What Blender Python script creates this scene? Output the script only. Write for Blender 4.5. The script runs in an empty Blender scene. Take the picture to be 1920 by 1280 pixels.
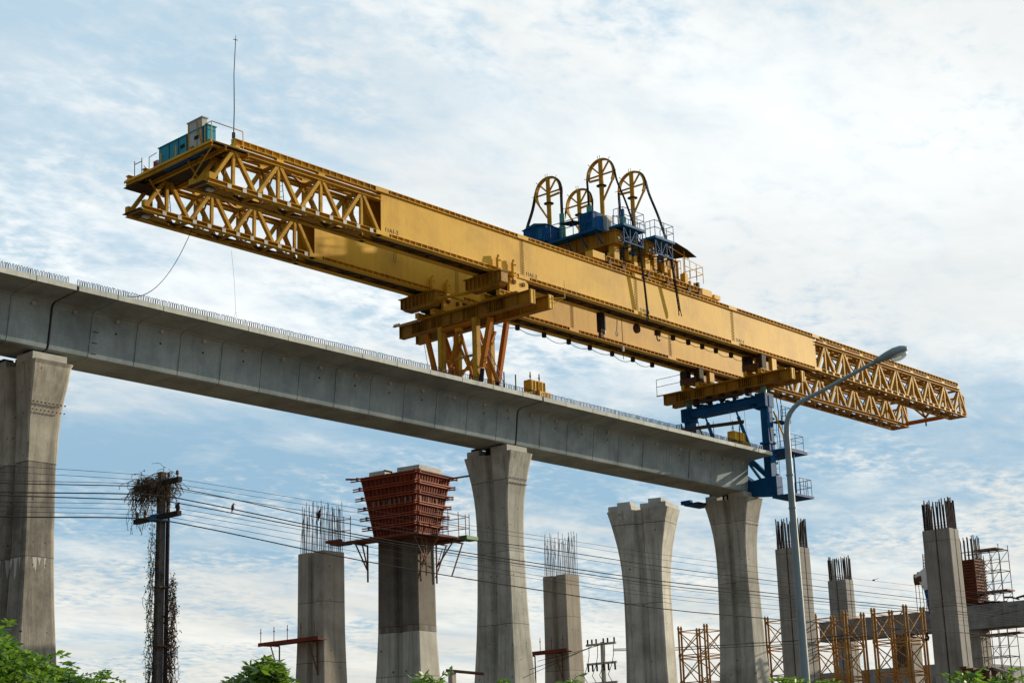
import bpy, math, random
from mathutils import Vector, Matrix
random.seed(7)
SC=bpy.context.scene; COL=SC.collection
R=math.radians
# ------------------------------------------------------------------ camera
F=3116.396; YAW,PIT,ROL=0.8534574369,0.2664239472,-0.0327607149
CH=1.7
_f=Vector((math.sin(YAW)*math.cos(PIT),math.cos(YAW)*math.cos(PIT),math.sin(PIT)))
_r=Vector((math.cos(YAW),-math.sin(YAW),0)); _u=_r.cross(_f)
c_,s_=math.cos(ROL),math.sin(ROL)
CR=c_*_r+s_*_u; CU=-s_*_r+c_*_u; CF=_f
cam=bpy.data.cameras.new('camera'); co=bpy.data.objects.new('camera',cam); COL.objects.link(co)
cam.sensor_width=36; cam.lens=F/1920*36; cam.clip_end=6000; cam.clip_start=.2
m=Matrix((( CR.x,CU.x,-CF.x,0),(CR.y,CU.y,-CF.y,0),(CR.z,CU.z,-CF.z,CH),(0,0,0,1)))
co.matrix_world=m; SC.camera=co
def at(px,py,axis,val):
    "point on a survey plane (axis 0,1,2 = val) seen at a photo pixel"
    d=CR*((px-960)/F)+CU*((640-py)/F)+CF
    v=val-(CH if axis==2 else 0)
    q=d*(v/d[axis]); return Vector((q.x,q.y,q.z+CH))
def dist(px,py,D):
    "point at horizontal distance D"
    d=CR*((px-960)/F)+CU*((640-py)/F)+CF
    q=d*(D/math.hypot(d.x,d.y)); return Vector((q.x,q.y,q.z+CH))
# ------------------------------------------------------------------ materials
MAT={}
def nodes(name):
    m=bpy.data.materials.new(name); m.use_nodes=True; nt=m.node_tree
    b=nt.nodes['Principled BSDF']; MAT[name]=m
    return m,nt,b
def N(nt,t,**k):
    n=nt.nodes.new(t)
    for a,v in k.items(): setattr(n,a,v)
    return n
def mth(nt,op,a,b=None,c=None):
    n=N(nt,'ShaderNodeMath',operation=op)
    for i,v in enumerate((a,b,c)):
        if v is None: continue
        if isinstance(v,(int,float)): n.inputs[i].default_value=v
        else: nt.links.new(v,n.inputs[i])
    return n.outputs[0]
def noise(nt,vec,scale,detail=4,rough=.6,stretch=None,dist_=0):
    if stretch:
        mp=N(nt,'ShaderNodeMapping'); mp.inputs['Scale'].default_value=stretch
        nt.links.new(vec,mp.inputs['Vector']); vec=mp.outputs[0]
    n=N(nt,'ShaderNodeTexNoise'); n.inputs['Scale'].default_value=scale
    n.inputs['Detail'].default_value=detail; n.inputs['Roughness'].default_value=rough
    n.inputs['Distortion'].default_value=dist_
    nt.links.new(vec,n.inputs['Vector']); return n.outputs['Fac']
def ramp(nt,fac,stops):
    r=N(nt,'ShaderNodeValToRGB'); el=r.color_ramp.elements
    while len(el)<len(stops): el.new(.5)
    for e,(p,c) in zip(el,stops):
        e.position=p; e.color=(c,c,c,1) if isinstance(c,(int,float)) else (*c,1)
    nt.links.new(fac,r.inputs[0]); return r.outputs[0]
def mixc(nt,fac,a,b,mode='MIX'):
    n=N(nt,'ShaderNodeMix',data_type='RGBA',blend_type=mode)
    if isinstance(fac,(int,float)): n.inputs[0].default_value=fac
    else: nt.links.new(fac,n.inputs[0])
    for i,v in ((6,a),(7,b)):
        if isinstance(v,tuple): n.inputs[i].default_value=(*v,1)
        else: nt.links.new(v,n.inputs[i])
    return n.outputs[2]
def bump(nt,b,h,d=.02,s=.5):
    n=N(nt,'ShaderNodeBump'); n.inputs['Distance'].default_value=d; n.inputs['Strength'].default_value=s
    nt.links.new(h,n.inputs['Height']); nt.links.new(n.outputs[0],b.inputs['Normal'])
def paint(name,col,rough=.5,dirt=(.08,.05,.02),amt=.6,scale=.7,streak=True,spec=.2,fine=.35):
    m,nt,b=nodes(name); g=N(nt,'ShaderNodeNewGeometry').outputs['Position']
    n1=noise(nt,g,scale,6,.65); n2=noise(nt,g,1.6,5,.7,(2.2,2.2,.22)) if streak else noise(nt,g,5,4)
    c=mixc(nt,mth(nt,'MULTIPLY',ramp(nt,n1,[(.46,0),(.72,1)]),amt),col,dirt)
    c=mixc(nt,mth(nt,'MULTIPLY',ramp(nt,n2,[(.5,0),(.74,1)]),amt*.6),c,dirt)
    n3=noise(nt,g,14,4,.7)
    c=mixc(nt,mth(nt,'MULTIPLY',ramp(nt,n3,[(.4,0),(.8,1)]),fine*amt),c,dirt)
    nt.links.new(c,b.inputs['Base Color']); b.inputs['Roughness'].default_value=rough
    b.inputs['Specular IOR Level'].default_value=spec
    bump(nt,b,n1,.05,.25)
    return m
def concrete(name,col,dark,lift=None,streak=.5,holes=False,island=0,wash=.12,stain=(.06,.05,.04),rust=0):
    m,nt,b=nodes(name); gn=N(nt,'ShaderNodeNewGeometry'); g=gn.outputs['Position']
    n1=noise(nt,g,.55,7,.68); n2=noise(nt,g,1.3,6,.7,(3,3,.12)); n3=noise(nt,g,9,5,.75)
    c=mixc(nt,ramp(nt,n1,[(.38,0),(.62,1)]),col,dark)
    n0=noise(nt,g,.28,3,.5); c=mixc(nt,mth(nt,'MULTIPLY',ramp(nt,n0,[(.45,0),(.6,1)]),.28),c,tuple(min(1,x*1.3) for x in col))
    c=mixc(nt,mth(nt,'MULTIPLY',ramp(nt,n2,[(.48,0),(.72,1)]),streak),c,stain)
    n4=noise(nt,g,2.1,5,.7,(3,3,.1))
    c=mixc(nt,mth(nt,'MULTIPLY',ramp(nt,n4,[(.55,0),(.75,1)]),streak*.5),c,tuple(min(1,x*1.55) for x in col))
    if rust: 
        n5=noise(nt,g,.9,4,.6,(2.2,2.2,.1)); c=mixc(nt,mth(nt,'MULTIPLY',ramp(nt,n5,[(.56,0),(.7,1)]),rust),c,(.2,.11,.045))
    c=mixc(nt,mth(nt,'MULTIPLY',ramp(nt,n3,[(.3,1),(.6,0)]),.3),c,dark)
    sp=N(nt,'ShaderNodeSeparateXYZ'); nt.links.new(g,sp.inputs[0])
    wob=mth(nt,'MULTIPLY',mth(nt,'SUBTRACT',noise(nt,g,1.5,3),.5),.06)
    z=mth(nt,'ADD',sp.outputs[2],wob)
    if lift:
        zz=mth(nt,'MODULO',mth(nt,'ADD',z,lift[1]),lift[0])
        ln=mth(nt,'LESS_THAN',zz,.045)
        c=mixc(nt,mth(nt,'MULTIPLY',ln,.75),c,(.05,.045,.04))
        # tonal difference from pour to pour
        fl=mth(nt,'FLOOR',mth(nt,'DIVIDE',mth(nt,'ADD',z,lift[1]),lift[0]))
        w=N(nt,'ShaderNodeTexWhiteNoise',noise_dimensions='2D')
        cb=N(nt,'ShaderNodeCombineXYZ'); nt.links.new(fl,cb.inputs[0]); 
        oi=N(nt,'ShaderNodeObjectInfo'); nt.links.new(oi.outputs['Random'],cb.inputs[1]); nt.links.new(cb.outputs[0],w.inputs['Vector'])
        c=mixc(nt,mth(nt,'MULTIPLY',w.outputs['Value'],.5),c,dark)
        # wash below each pour line
        run=noise(nt,g,4.5,3,.6,(1,1,.05)); lenr=mth(nt,'MULTIPLY',ramp(nt,run,[(.5,0),(.75,1)]),1.3)
        c=mixc(nt,mth(nt,'MULTIPLY',mth(nt,'GREATER_THAN',zz,mth(nt,'SUBTRACT',lift[0],lenr)),wash),c,(.55,.56,.52))
    if holes:
        h=mth(nt,'ADD',sp.outputs[0],sp.outputs[1])
        a=mth(nt,'SUBTRACT',mth(nt,'MODULO',h,.62),.31); bz=mth(nt,'SUBTRACT',mth(nt,'MODULO',sp.outputs[2],.95),.47)
        d=mth(nt,'SQRT',mth(nt,'ADD',mth(nt,'MULTIPLY',a,a),mth(nt,'MULTIPLY',bz,bz)))
        pick=ramp(nt,noise(nt,g,1.9,2),[(.52,0),(.56,1)])
        c=mixc(nt,mth(nt,'MULTIPLY',mth(nt,'MULTIPLY',mth(nt,'LESS_THAN',d,.045),pick),.8),c,(.035,.03,.025))
        # panel seams of the formwork
        s2=mth(nt,'LESS_THAN',mth(nt,'ABSOLUTE',mth(nt,'SUBTRACT',mth(nt,'MODULO',h,1.1),.5)),.012)
        c=mixc(nt,mth(nt,'MULTIPLY',s2,.45),c,(.08,.075,.07))
    if island:
        c=mixc(nt,mth(nt,'MULTIPLY',gn.outputs['Random Per Island'],island),c,dark)
    nt.links.new(c,b.inputs['Base Color']); b.inputs['Roughness'].default_value=.82
    b.inputs['Specular IOR Level'].default_value=.3
    bump(nt,b,n3,.02,.35)
    return m
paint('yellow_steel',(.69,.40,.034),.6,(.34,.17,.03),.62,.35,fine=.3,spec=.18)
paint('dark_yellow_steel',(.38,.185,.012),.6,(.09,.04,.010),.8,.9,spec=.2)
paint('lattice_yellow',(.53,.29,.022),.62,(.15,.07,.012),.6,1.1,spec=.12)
paint('orange_steel',(.44,.135,.005),.6,(.25,.08,.01),.45,.9,spec=.1)
paint('tower_yellow',(.42,.20,.03),.6,(.16,.07,.02),.7,1.5,spec=.25)
paint('rusty_steel',(.13,.06,.03),.75,(.05,.025,.015),.7,2)
paint('walkway_steel',(.055,.038,.022),.75,(.02,.015,.012),.6,1.5)
paint('blue_steel',(.006,.085,.235),.62,(.006,.022,.045),.65,1.2,spec=.08)
paint('light_blue_steel',(.010,.12,.28),.6,(.01,.05,.09),.5,1.2,spec=.1)
paint('teal_paint',(.015,.27,.36),.4,(.01,.11,.14),.35,1.5)
paint('jack_green',(.10,.30,.24),.45,(.05,.12,.1),.5,2)
paint('grey_panel',(.42,.44,.42),.5,(.2,.2,.18),.4,1.5)
paint('red_paint',(.32,.02,.02),.5,(.1,.01,.01),.4,2)
paint('red_form',(.20,.036,.014),.75,(.045,.014,.010),.85,2.0,spec=.2)
paint('waler_red',(.30,.058,.018),.65,(.12,.03,.015),.7,1.6,spec=.2)
paint('dark_red_form',(.15,.035,.018),.7,(.05,.02,.015),.7,2)
paint('green_paint',(.05,.16,.03),.6,(.03,.06,.02),.4,2)
paint('black_cable',(.016,.016,.018),.85,(.03,.03,.03),.4,3,False,spec=.1)
paint('rebar_black',(.022,.015,.017),.85,(.02,.012,.012),.5,4,False)
paint('rebar_grey',(.12,.12,.13),.6,(.08,.06,.05),.5,4,False)
paint('rebar_purple',(.035,.028,.05),.8,(.03,.025,.03),.5,5,False)
paint('scaffold_steel',(.22,.20,.18),.5,(.16,.08,.05),.6,4,False)
paint('lamp_grey',(.21,.27,.29),.5,(.09,.13,.15),.4,2,True,spec=.3)
paint('white_plastic',(.55,.55,.52),.5,(.3,.3,.28),.4,3,False)
paint('dark_timber',(.022,.018,.015),.85,(.012,.01,.01),.6,4)
paint('dark_concrete_pole',(.10,.09,.08),.9,(.012,.012,.012),1,5)
paint('white_paint',(.62,.63,.62),.45,(.35,.34,.3),.4,2)
paint('ink',(.03,.05,.06),.7,(.1,.1,.05),.3,9,False)
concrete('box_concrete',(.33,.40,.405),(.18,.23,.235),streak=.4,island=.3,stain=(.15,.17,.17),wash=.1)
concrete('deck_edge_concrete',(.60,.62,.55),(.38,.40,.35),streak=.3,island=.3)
concrete('lip_concrete',(.36,.42,.42),(.17,.21,.22),streak=.8)
concrete('block_concrete',(.50,.49,.43),(.3,.3,.27),streak=.2)
concrete('pier_concrete',(.52,.51,.45),(.25,.243,.205),lift=(4.1,1.3),streak=.65,holes=True)
concrete('pier_head_concrete',(.46,.43,.34),(.24,.22,.18),streak=.55,holes=True,rust=.25)
concrete('old_pier_concrete',(.34,.31,.25),(.11,.10,.085),lift=(5.2,3.4),streak=.9,holes=True,wash=.75)
concrete('column_concrete',(.33,.325,.295),(.20,.19,.175),lift=(4.6,.4),streak=.6,holes=False,rust=.35)
concrete('brown_column_concrete',(.41,.375,.305),(.25,.22,.18),lift=(3.4,.9),streak=.55,holes=True)
concrete('beam_concrete',(.27,.28,.28),(.11,.11,.11),streak=.5)
# ------------------------------------------------------------------ mesh builder
class MB:
    def __init__(s): s.v=[]; s.f=[]; s.sm=[]
    def add(s,vs,fs,smooth=False):
        o=len(s.v); s.v+= [tuple(v) for v in vs]; s.f+=[tuple(i+o for i in f) for f in fs]; s.sm+=[smooth]*len(fs); return s
    def hexa(s,p): # 8 pts bottom ccw, top ccw
        return s.add(p,[(3,2,1,0),(4,5,6,7),(0,1,5,4),(1,2,6,5),(2,3,7,6),(3,0,4,7)])
    def box(s,x0,x1,y0,y1,z0,z1):
        return s.hexa([(x0,y0,z0),(x1,y0,z0),(x1,y1,z0),(x0,y1,z0),(x0,y0,z1),(x1,y0,z1),(x1,y1,z1),(x0,y1,z1)])
    def bar(s,p,q,w,h,up=(0,0,1)):
        p=Vector(p);q=Vector(q);d=(q-p).normalized();u=Vector(up)
        if abs(d.dot(u))>.98: u=Vector((1,0,0))
        a=d.cross(u).normalized(); b=a.cross(d).normalized(); a*=w/2; b*=h/2
        return s.hexa([p-a-b,p+a-b,q+a-b,q-a-b,p-a+b,p+a+b,q+a+b,q-a+b])
    def tube(s,p,q,r,n=6,r2=None,cap=True):
        return s.poly([p,q],r,n,r2)
    def poly(s,pts,r,n=6,r2=None):
        pts=[Vector(p) for p in pts]; r2=r if r2 is None else r2; vs=[];fs=[];L=len(pts); a=None
        for i,p in enumerate(pts):
            d=(pts[min(i+1,L-1)]-pts[max(i-1,0)]).normalized()
            if a is None:
                u=Vector((0,0,1)) if abs(d.z)<.9 else Vector((1,0,0)); a=d.cross(u).normalized()
            else: a=(a-d*a.dot(d)).normalized()
            b=a.cross(d)
            rr=r[i] if isinstance(r,(list,tuple)) else r+(r2-r)*i/(L-1)
            for k in range(n):
                t=2*math.pi*k/n; vs.append(p+a*(rr*math.cos(t))+b*(rr*math.sin(t)))
        for i in range(L-1):
            for k in range(n):
                j=(k+1)%n; fs.append((i*n+k,i*n+j,(i+1)*n+j,(i+1)*n+k))
        s.add(vs,fs,n>4); s.add([vs[k] for k in range(n)],[tuple(reversed(range(n)))]); s.add([vs[(L-1)*n+k] for k in range(n)],[tuple(range(n))])
        return s
    def ibeam(s,p,q,h,b,t=.03,stiff=0,ht=True):
        "I beam with vertical web between p and q (axis line at centre); stiff = stiffener pitch"
        p=Vector(p);q=Vector(q);L=(q-p).length; d=(q-p)/L
        a=d.cross(Vector((0,0,1))).normalized(); u=a.cross(d).normalized()
        s.bar(p,q,t,h-2*t)
        for sg in(-1,1):
            o=u*(sg*(h/2-t/2)); s.bar(p+o,q+o,b,t)
        if stiff:
            n=max(1,int(L/stiff))
            for i in range(n+1):
                c=p+d*(.02+(L-.04)*i/n)
                s.bar(c-u*(h/2-t),c+u*(h/2-t),.02,b*.9,up=a)
        return s
    def prism(s,poly2,f3,caps=True):
        "poly2: list of 2d points; f3: list of functions mapping pt->3d, one per station"
        n=len(poly2);vs=[];fs=[]
        for f in f3: vs+=[f(p) for p in poly2]
        for i in range(len(f3)-1):
            for k in range(n):
                j=(k+1)%n; fs.append((i*n+k,i*n+j,(i+1)*n+j,(i+1)*n+k))
        s.add(vs,fs)
        if caps: s.add(vs[:n],[tuple(reversed(range(n)))]); s.add(vs[-n:],[tuple(range(n))])
        return s
    def sphere(s,c,r,n=8,m=6,sx=1,sy=1,sz=1):
        c=Vector(c);vs=[];fs=[]
        for i in range(m+1):
            t=math.pi*i/m
            for k in range(n):
                a=2*math.pi*k/n; vs.append(c+Vector((r*sx*math.sin(t)*math.cos(a),r*sy*math.sin(t)*math.sin(a),r*sz*math.cos(t))))
        for i in range(m):
            for k in range(n):
                j=(k+1)%n; fs.append((i*n+k,(i+1)*n+k,(i+1)*n+j,i*n+j))
        return s.add(vs,fs,True)
    def build(s,name,mat,parent=None):
        me=bpy.data.meshes.new(name)
        if parent is not None:
            w=Vector(wloc(parent))
            pl=w
        else:
            xs=[v[0] for v in s.v];ys=[v[1] for v in s.v];zs=[v[2] for v in s.v]
            pl=Vector(((min(xs)+max(xs))/2,(min(ys)+max(ys))/2,min(zs)))
        me.from_pydata([(v[0]-pl.x,v[1]-pl.y,v[2]-pl.z) for v in s.v],[],s.f)
        me.polygons.foreach_set('use_smooth',s.sm); me.update()
        mm=mat if isinstance(mat,list) else [mat]
        for x in mm: me.materials.append(MAT[x])
        o=bpy.data.objects.new(name,me); COL.objects.link(o)
        if parent is not None: o.parent=parent
        else: o.location=pl
        return o
def wloc(o):
    w=Vector((0,0,0))
    while o is not None: w+=Vector(o.location); o=o.parent
    return w
def tag(o,label,cat,group=None,kind=None):
    o['label']=label; o['category']=cat
    if group: o['group']=group
    if kind: o['kind']=kind
    return o
def thing(name,loc,label,cat,group=None):
    o=bpy.data.objects.new(name,None); COL.objects.link(o); o.location=loc; o.empty_display_size=.2
    return tag(o,label,cat,group)
def copy_part(o,parent,off):
    c=o.copy(); COL.objects.link(c); c.parent=parent; c.location=Vector(o.location)+Vector(off); return c
def copy_thing(root,loc,label,rz=None):
    c=root.copy(); COL.objects.link(c); c.location=loc; c['label']=label
    if rz is not None: c.rotation_euler=(0,0,rz)
    for ch in [o for o in bpy.data.objects if o.parent==root]:
        d=ch.copy(); COL.objects.link(d); d.parent=c
        for g in [o for o in bpy.data.objects if o.parent==ch]:
            e=g.copy(); COL.objects.link(e); e.parent=d
    return c
def _xf(s,ang,c):
    ca,sa=math.cos(ang),math.sin(ang)
    s.v=[(c[0]+x*ca-y*sa,c[1]+x*sa+y*ca,z) for x,y,z in s.v]; return s
MB.xf=_xf
# ------------------------------------------------------------------ light and sky
SUN=Vector((3.5,-1.0,.92)).normalized()
SEL=math.asin(SUN.z)
sl=bpy.data.lights.new('sun','SUN'); sl.energy=5.0; sl.angle=R(.53); sl.color=(1,.86,.64)
so=bpy.data.objects.new('sun',sl); COL.objects.link(so); so.rotation_euler=(-SUN).to_track_quat('-Z','Y').to_euler(); so.location=(0,0,80)
W=bpy.data.worlds.new('World'); SC.world=W; W.use_nodes=True; nt=W.node_tree
bg=nt.nodes['Background']; bg.inputs['Strength'].default_value=.1
sky=N(nt,'ShaderNodeTexSky'); sky.sky_type='NISHITA'; sky.sun_disc=False; sky.sun_elevation=SEL
sky.sun_rotation=math.atan2(SUN.x,SUN.y); sky.air_density=1; sky.dust_density=1.5; sky.ozone_density=1.5
tc=N(nt,'ShaderNodeTexCoord'); dr=tc.outputs['Generated']
sp=N(nt,'ShaderNodeSeparateXYZ'); nt.links.new(dr,sp.inputs[0])
dx,dy,dz=sp.outputs
# cloud sheet: the view ray meets a flat layer overhead
inv=mth(nt,'DIVIDE',1.0,mth(nt,'MAXIMUM',mth(nt,'ADD',dz,.10),.03))
cb=N(nt,'ShaderNodeCombineXYZ'); nt.links.new(mth(nt,'MULTIPLY',dx,inv),cb.inputs[0]); nt.links.new(mth(nt,'MULTIPLY',dy,inv),cb.inputs[1])
lay=cb.outputs[0]
def lnoise(scale,detail,rough,stretch,dd=0,rot=0,off=(0,0,0)):
    mp=N(nt,'ShaderNodeMapping'); mp.inputs['Scale'].default_value=stretch; mp.inputs['Rotation'].default_value=(0,0,rot); mp.inputs['Location'].default_value=off
    nt.links.new(lay,mp.inputs['Vector'])
    n=N(nt,'ShaderNodeTexNoise'); n.inputs['Scale'].default_value=scale; n.inputs['Detail'].default_value=detail
    n.inputs['Roughness'].default_value=rough; n.inputs['Distortion'].default_value=dd
    nt.links.new(mp.outputs[0],n.inputs['Vector']); return n.outputs['Fac']
big=lnoise(.55,5,.55,(1,1.6,1),.4,R(-40),(3.1,1.7,0))
mid=lnoise(1.9,6,.6,(1,1.8,1),.5,R(-40),(1.2,4.4,0))
fine=lnoise(7.5,5,.62,(1,1.5,1),.3,R(-30),(7,2,0))
band=ramp(nt,dz,[(0,.66),(.07,.66),(.115,.62),(.145,.50),(.18,.30),(.215,.31),(.26,.50),(.30,.60),(.39,.60),(.5,.52),(.7,.36),(1,.3)])
puff=lnoise(24,4,.6,(1,1.25,1),.2,R(-35),(3,9,0))
pm=ramp(nt,lnoise(1.5,3,.5,(1,1.3,1),.2,R(20),(5,1,0)),[(.42,0),(.60,1)])
cov=mth(nt,'ADD',.5,mth(nt,'MULTIPLY',mth(nt,'SUBTRACT',big,.5),1.1))
cov=mth(nt,'ADD',cov,mth(nt,'MULTIPLY',mth(nt,'SUBTRACT',mid,.5),.95))
cov=mth(nt,'ADD',cov,mth(nt,'MULTIPLY',mth(nt,'SUBTRACT',fine,.5),ramp(nt,dz,[(.1,.38),(.26,.68)])))
cov=mth(nt,'ADD',cov,mth(nt,'MULTIPLY',mth(nt,'MULTIPLY',mth(nt,'SUBTRACT',puff,.5),pm),1.35))
cov=mth(nt,'ADD',cov,mth(nt,'MULTIPLY',mth(nt,'SUBTRACT',band,.5),1.25))
# thicker cloud towards the sun, above the low blue belt
tow=mth(nt,'ADD',mth(nt,'MULTIPLY',dx,SUN.x),mth(nt,'MULTIPLY',dy,SUN.y))
tw=mth(nt,'MULTIPLY',mth(nt,'SUBTRACT',tow,.45),ramp(nt,dz,[(.0,.15),(.17,.0),(.25,.55),(.36,.7)]))
cov=mth(nt,'ADD',cov,tw)
amt=ramp(nt,cov,[(.18,.0),(.36,.22),(.52,.58),(.68,.88),(.86,1.0)])
SKYC=N(nt,'ShaderNodeMix',data_type='RGBA',blend_type='MIX')
# clear air: Nishita, tempered by thin haze veil
vr=N(nt,'ShaderNodeMapRange'); nt.links.new(dz,vr.inputs[0]); vr.inputs[1].default_value=.20; vr.inputs[2].default_value=.33; vr.inputs[3].default_value=0; vr.inputs[4].default_value=1
glow=mth(nt,'MULTIPLY',mth(nt,'MAXIMUM',mth(nt,'SUBTRACT',tow,.35),0),.9)
vf=mth(nt,'MULTIPLY',vr.outputs[0],mth(nt,'ADD',.62,glow)); vf=mth(nt,'MINIMUM',vf,1.0)
veil=mixc(nt,.88,sky.outputs[0],mixc(nt,vf,(3.1,5.0,6.6),(6.4,7.9,8.9)))
lowc=ramp(nt,dz,[(.02,(8.6,8.7,8.1)),(.12,(8.0,8.3,8.2)),(.25,(7.6,8.3,8.7)),(.4,(7.9,8.7,9.2)),(1,(7,8,8.6))]) if False else None
crm=N(nt,'ShaderNodeMapRange'); nt.links.new(dz,crm.inputs[0]); crm.inputs[1].default_value=.03; crm.inputs[2].default_value=.26; crm.inputs[3].default_value=0; crm.inputs[4].default_value=1
cl=mixc(nt,crm.outputs[0],(8.5,8.3,7.5),(9.2,9.5,9.5))
shade=ramp(nt,lnoise(1.1,6,.6,(1,1.7,1),.4,R(-40),(1.9,3.2,0)),[(.40,.85),(.60,1.0)])
cl=mixc(nt,1.0,cl,shade,'MULTIPLY')
out=mixc(nt,amt,veil,cl)
dim=N(nt,'ShaderNodeMapRange'); nt.links.new(tow,dim.inputs[0]); dim.inputs[1].default_value=-.5; dim.inputs[2].default_value=.25; dim.inputs[3].default_value=.50; dim.inputs[4].default_value=1.0
dcb=N(nt,'ShaderNodeCombineXYZ'); [nt.links.new(dim.outputs[0],dcb.inputs[i]) for i in range(3)]
out=mixc(nt,1.0,out,dcb.outputs[0],'MULTIPLY')
nt.links.new(out,bg.inputs['Color'])
# ------------------------------------------------------------------ ground
g=MB(); g.add([(-1500,-1500,0),(2500,-1500,0),(2500,2500,0),(-1500,2500,0)],[(0,1,2,3)])
def groundmat():
    m,nt,b=nodes('dry_soil'); p=N(nt,'ShaderNodeNewGeometry').outputs['Position']
    c=mixc(nt,ramp(nt,noise(nt,p,.06,8,.7),[(.4,0),(.6,1)]),(.21,.115,.06),(.13,.075,.035))
    c=mixc(nt,mth(nt,'MULTIPLY',noise(nt,p,3,6),.4),c,(.2,.12,.07)); nt.links.new(c,b.inputs['Base Color']); b.inputs['Roughness'].default_value=.95
groundmat(); paint('asphalt',(.05,.05,.05),.85,(.03,.03,.03),.5,1,False)
o=g.build('ground','dry_soil'); o['kind']='structure'
rd=MB(); rd.box(-200,400,6,15,-.2,.004); o=rd.build('road','asphalt'); o['kind']='structure'
kb=MB(); kb.box(-200,400,15,15.3,0,.14); o=kb.build('kerb','block_concrete'); o['kind']='structure'
# ------------------------------------------------------------------ box girder spans
def zo(x): return (60-x)*.0034
EY=59.97; CY=63.35
HALF=[(0,23.81),(0,23.55),(1.72,23.43),(1.90,23.33),(1.97,23.18),(2.16,21.50),(2.21,21.37),(2.30,21.32)]
SEC=[(EY+a,z) for a,z in HALF]+[(2*CY-EY-a,z) for a,z in reversed(HALF)]
CORE=[(CY+(y-CY)*.975,z-.03 if z>23.6 else z+.035) for y,z in SEC]
def fx(x): return lambda p:(x,p[0],p[1]+zo(x))
def span(x0,joints,x1,label,cat='bridge span'):
    t=thing('bridge_span',((x0+x1)/2,CY,21.32),label,cat)
    st=[x0]+joints+[x1]; b=MB()
    for a,c in zip(st[:-1],st[1:]):
        g_=.018; n=3
        b.prism(SEC,[fx(a+g_+(c-a-2*g_)*i/n) for i in range(n+1)])
    seg=b.build('girder_segments','box_concrete',t)
    core=MB(); core.prism(CORE,[fx(x0+.05),fx(x1-.05)]); core.build('joint_core','box_concrete',t)
    lp=MB()
    for x in joints:
        for d0,d1 in ((-.075,-.02),(.02,.05)):
            za,zb=23.14,21.52; ya,yb=EY+1.975-.004,EY+2.158-.004
            o1=zo(x); lp.hexa([(x+d0,yb,zb+o1),(x+d1,yb,zb+o1),(x+d1,yb+.02,zb+o1),(x+d0,yb+.02,zb+o1),(x+d0,ya,za+o1),(x+d1,ya,za+o1),(x+d1,ya+.02,za+o1),(x+d0,ya+.02,za+o1)])
    lp.build('joint_mortar','lip_concrete',t)
    if x0>20: 
        js=MB(); js.prism(CORE,[fx(x0-.075),fx(x0-.015)]); js.build('joint_dark_fill','rebar_black',t)  # added black filler: its colour stands for the shade in the open joint
    e=MB()
    for a,c in zip(st[:-1],st[1:]):
        e.box(a+.02,c-.02,EY-.012,EY+.02,23.56+zo((a+c)/2),23.80+zo((a+c)/2))
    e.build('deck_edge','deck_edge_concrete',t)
    for i,(a,c) in enumerate(zip(st[:-1],st[1:])):
        x=(a+c)/2+.1
        k=MB(); k.box(x-.09,x+.09,EY+1.86,EY+2.05,23.12+zo(x),23.3+zo(x)); k.build('anchor_block','block_concrete',t)
        if i%5: 
            h=MB(); h.tube((x+.02,EY+1.995,22.72),(x+.02,EY+2.08,22.72),.045,8); h.build('drain_hole','rebar_black',t)
        for j in range(3 if i in(1,) else 0):
            m_=MB(); zz=22.6-.5*j; m_.box(a+.12,a+.42,EY+1.97+(23.18-zz)*.113,EY+2.06+(23.18-zz)*.113,zz-.02,zz+.02); m_.build('bracket_mark','rebar_black',t)
    return t
def loop_mb(x,y,z,jit=0):
    b=MB(); h=.30+random.uniform(-.015,.02); w=.13; lx=random.uniform(-.015,.015)
    pts=[(x,y,z-.05),(x+lx,y,z+h-.06)]
    for k in range(1,5):
        t=math.pi*k/5; pts.append((x+lx,y+w/2-w/2*math.cos(t),z+h-.06+.06*math.sin(t)))
    pts+=[(x+lx,y+w,z+h-.06),(x,y+w,z-.05)]
    b.poly(pts,.0155,4); return b
def stirrups(t,xa,xb,prefer=None,pitch=.135):
    n=int((xb-xa)/pitch); first=[]; rest=MB()
    for i in range(n+1):
        x=xa+i*pitch+random.uniform(-.02,.02); b=loop_mb(x,EY+.08,23.8+zo(x))
        if i<100: first.append(b)
        else: rest.v,rest.f=(rest.v,rest.f); rest.add(b.v,b.f)
    for b in first: b.build('stirrup','rebar_purple',t)
    if rest.v: rest.build('stirrup','rebar_purple',t)['kind']='stuff'
J0=[37.85-2.5*i for i in range(9,-1,-1)]
sA=span(13.0,J0,39.89,'grey concrete box girder span cut off by the photo beside the old stained pier')
stirrups(sA,34.2,39.6)
sB=span(39.98,[42.03+2.5*i for i in range(12)],71.22,'long grey concrete box girder span carried between the two flared piers')
stirrups(sB,40.05,71.1)
sC=span(71.33,[73.35+2.5*i for i in range(9)],95.28,'grey concrete box girder span ending at the blue support frame')
stirrups(sC,71.45,95.1)
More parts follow.
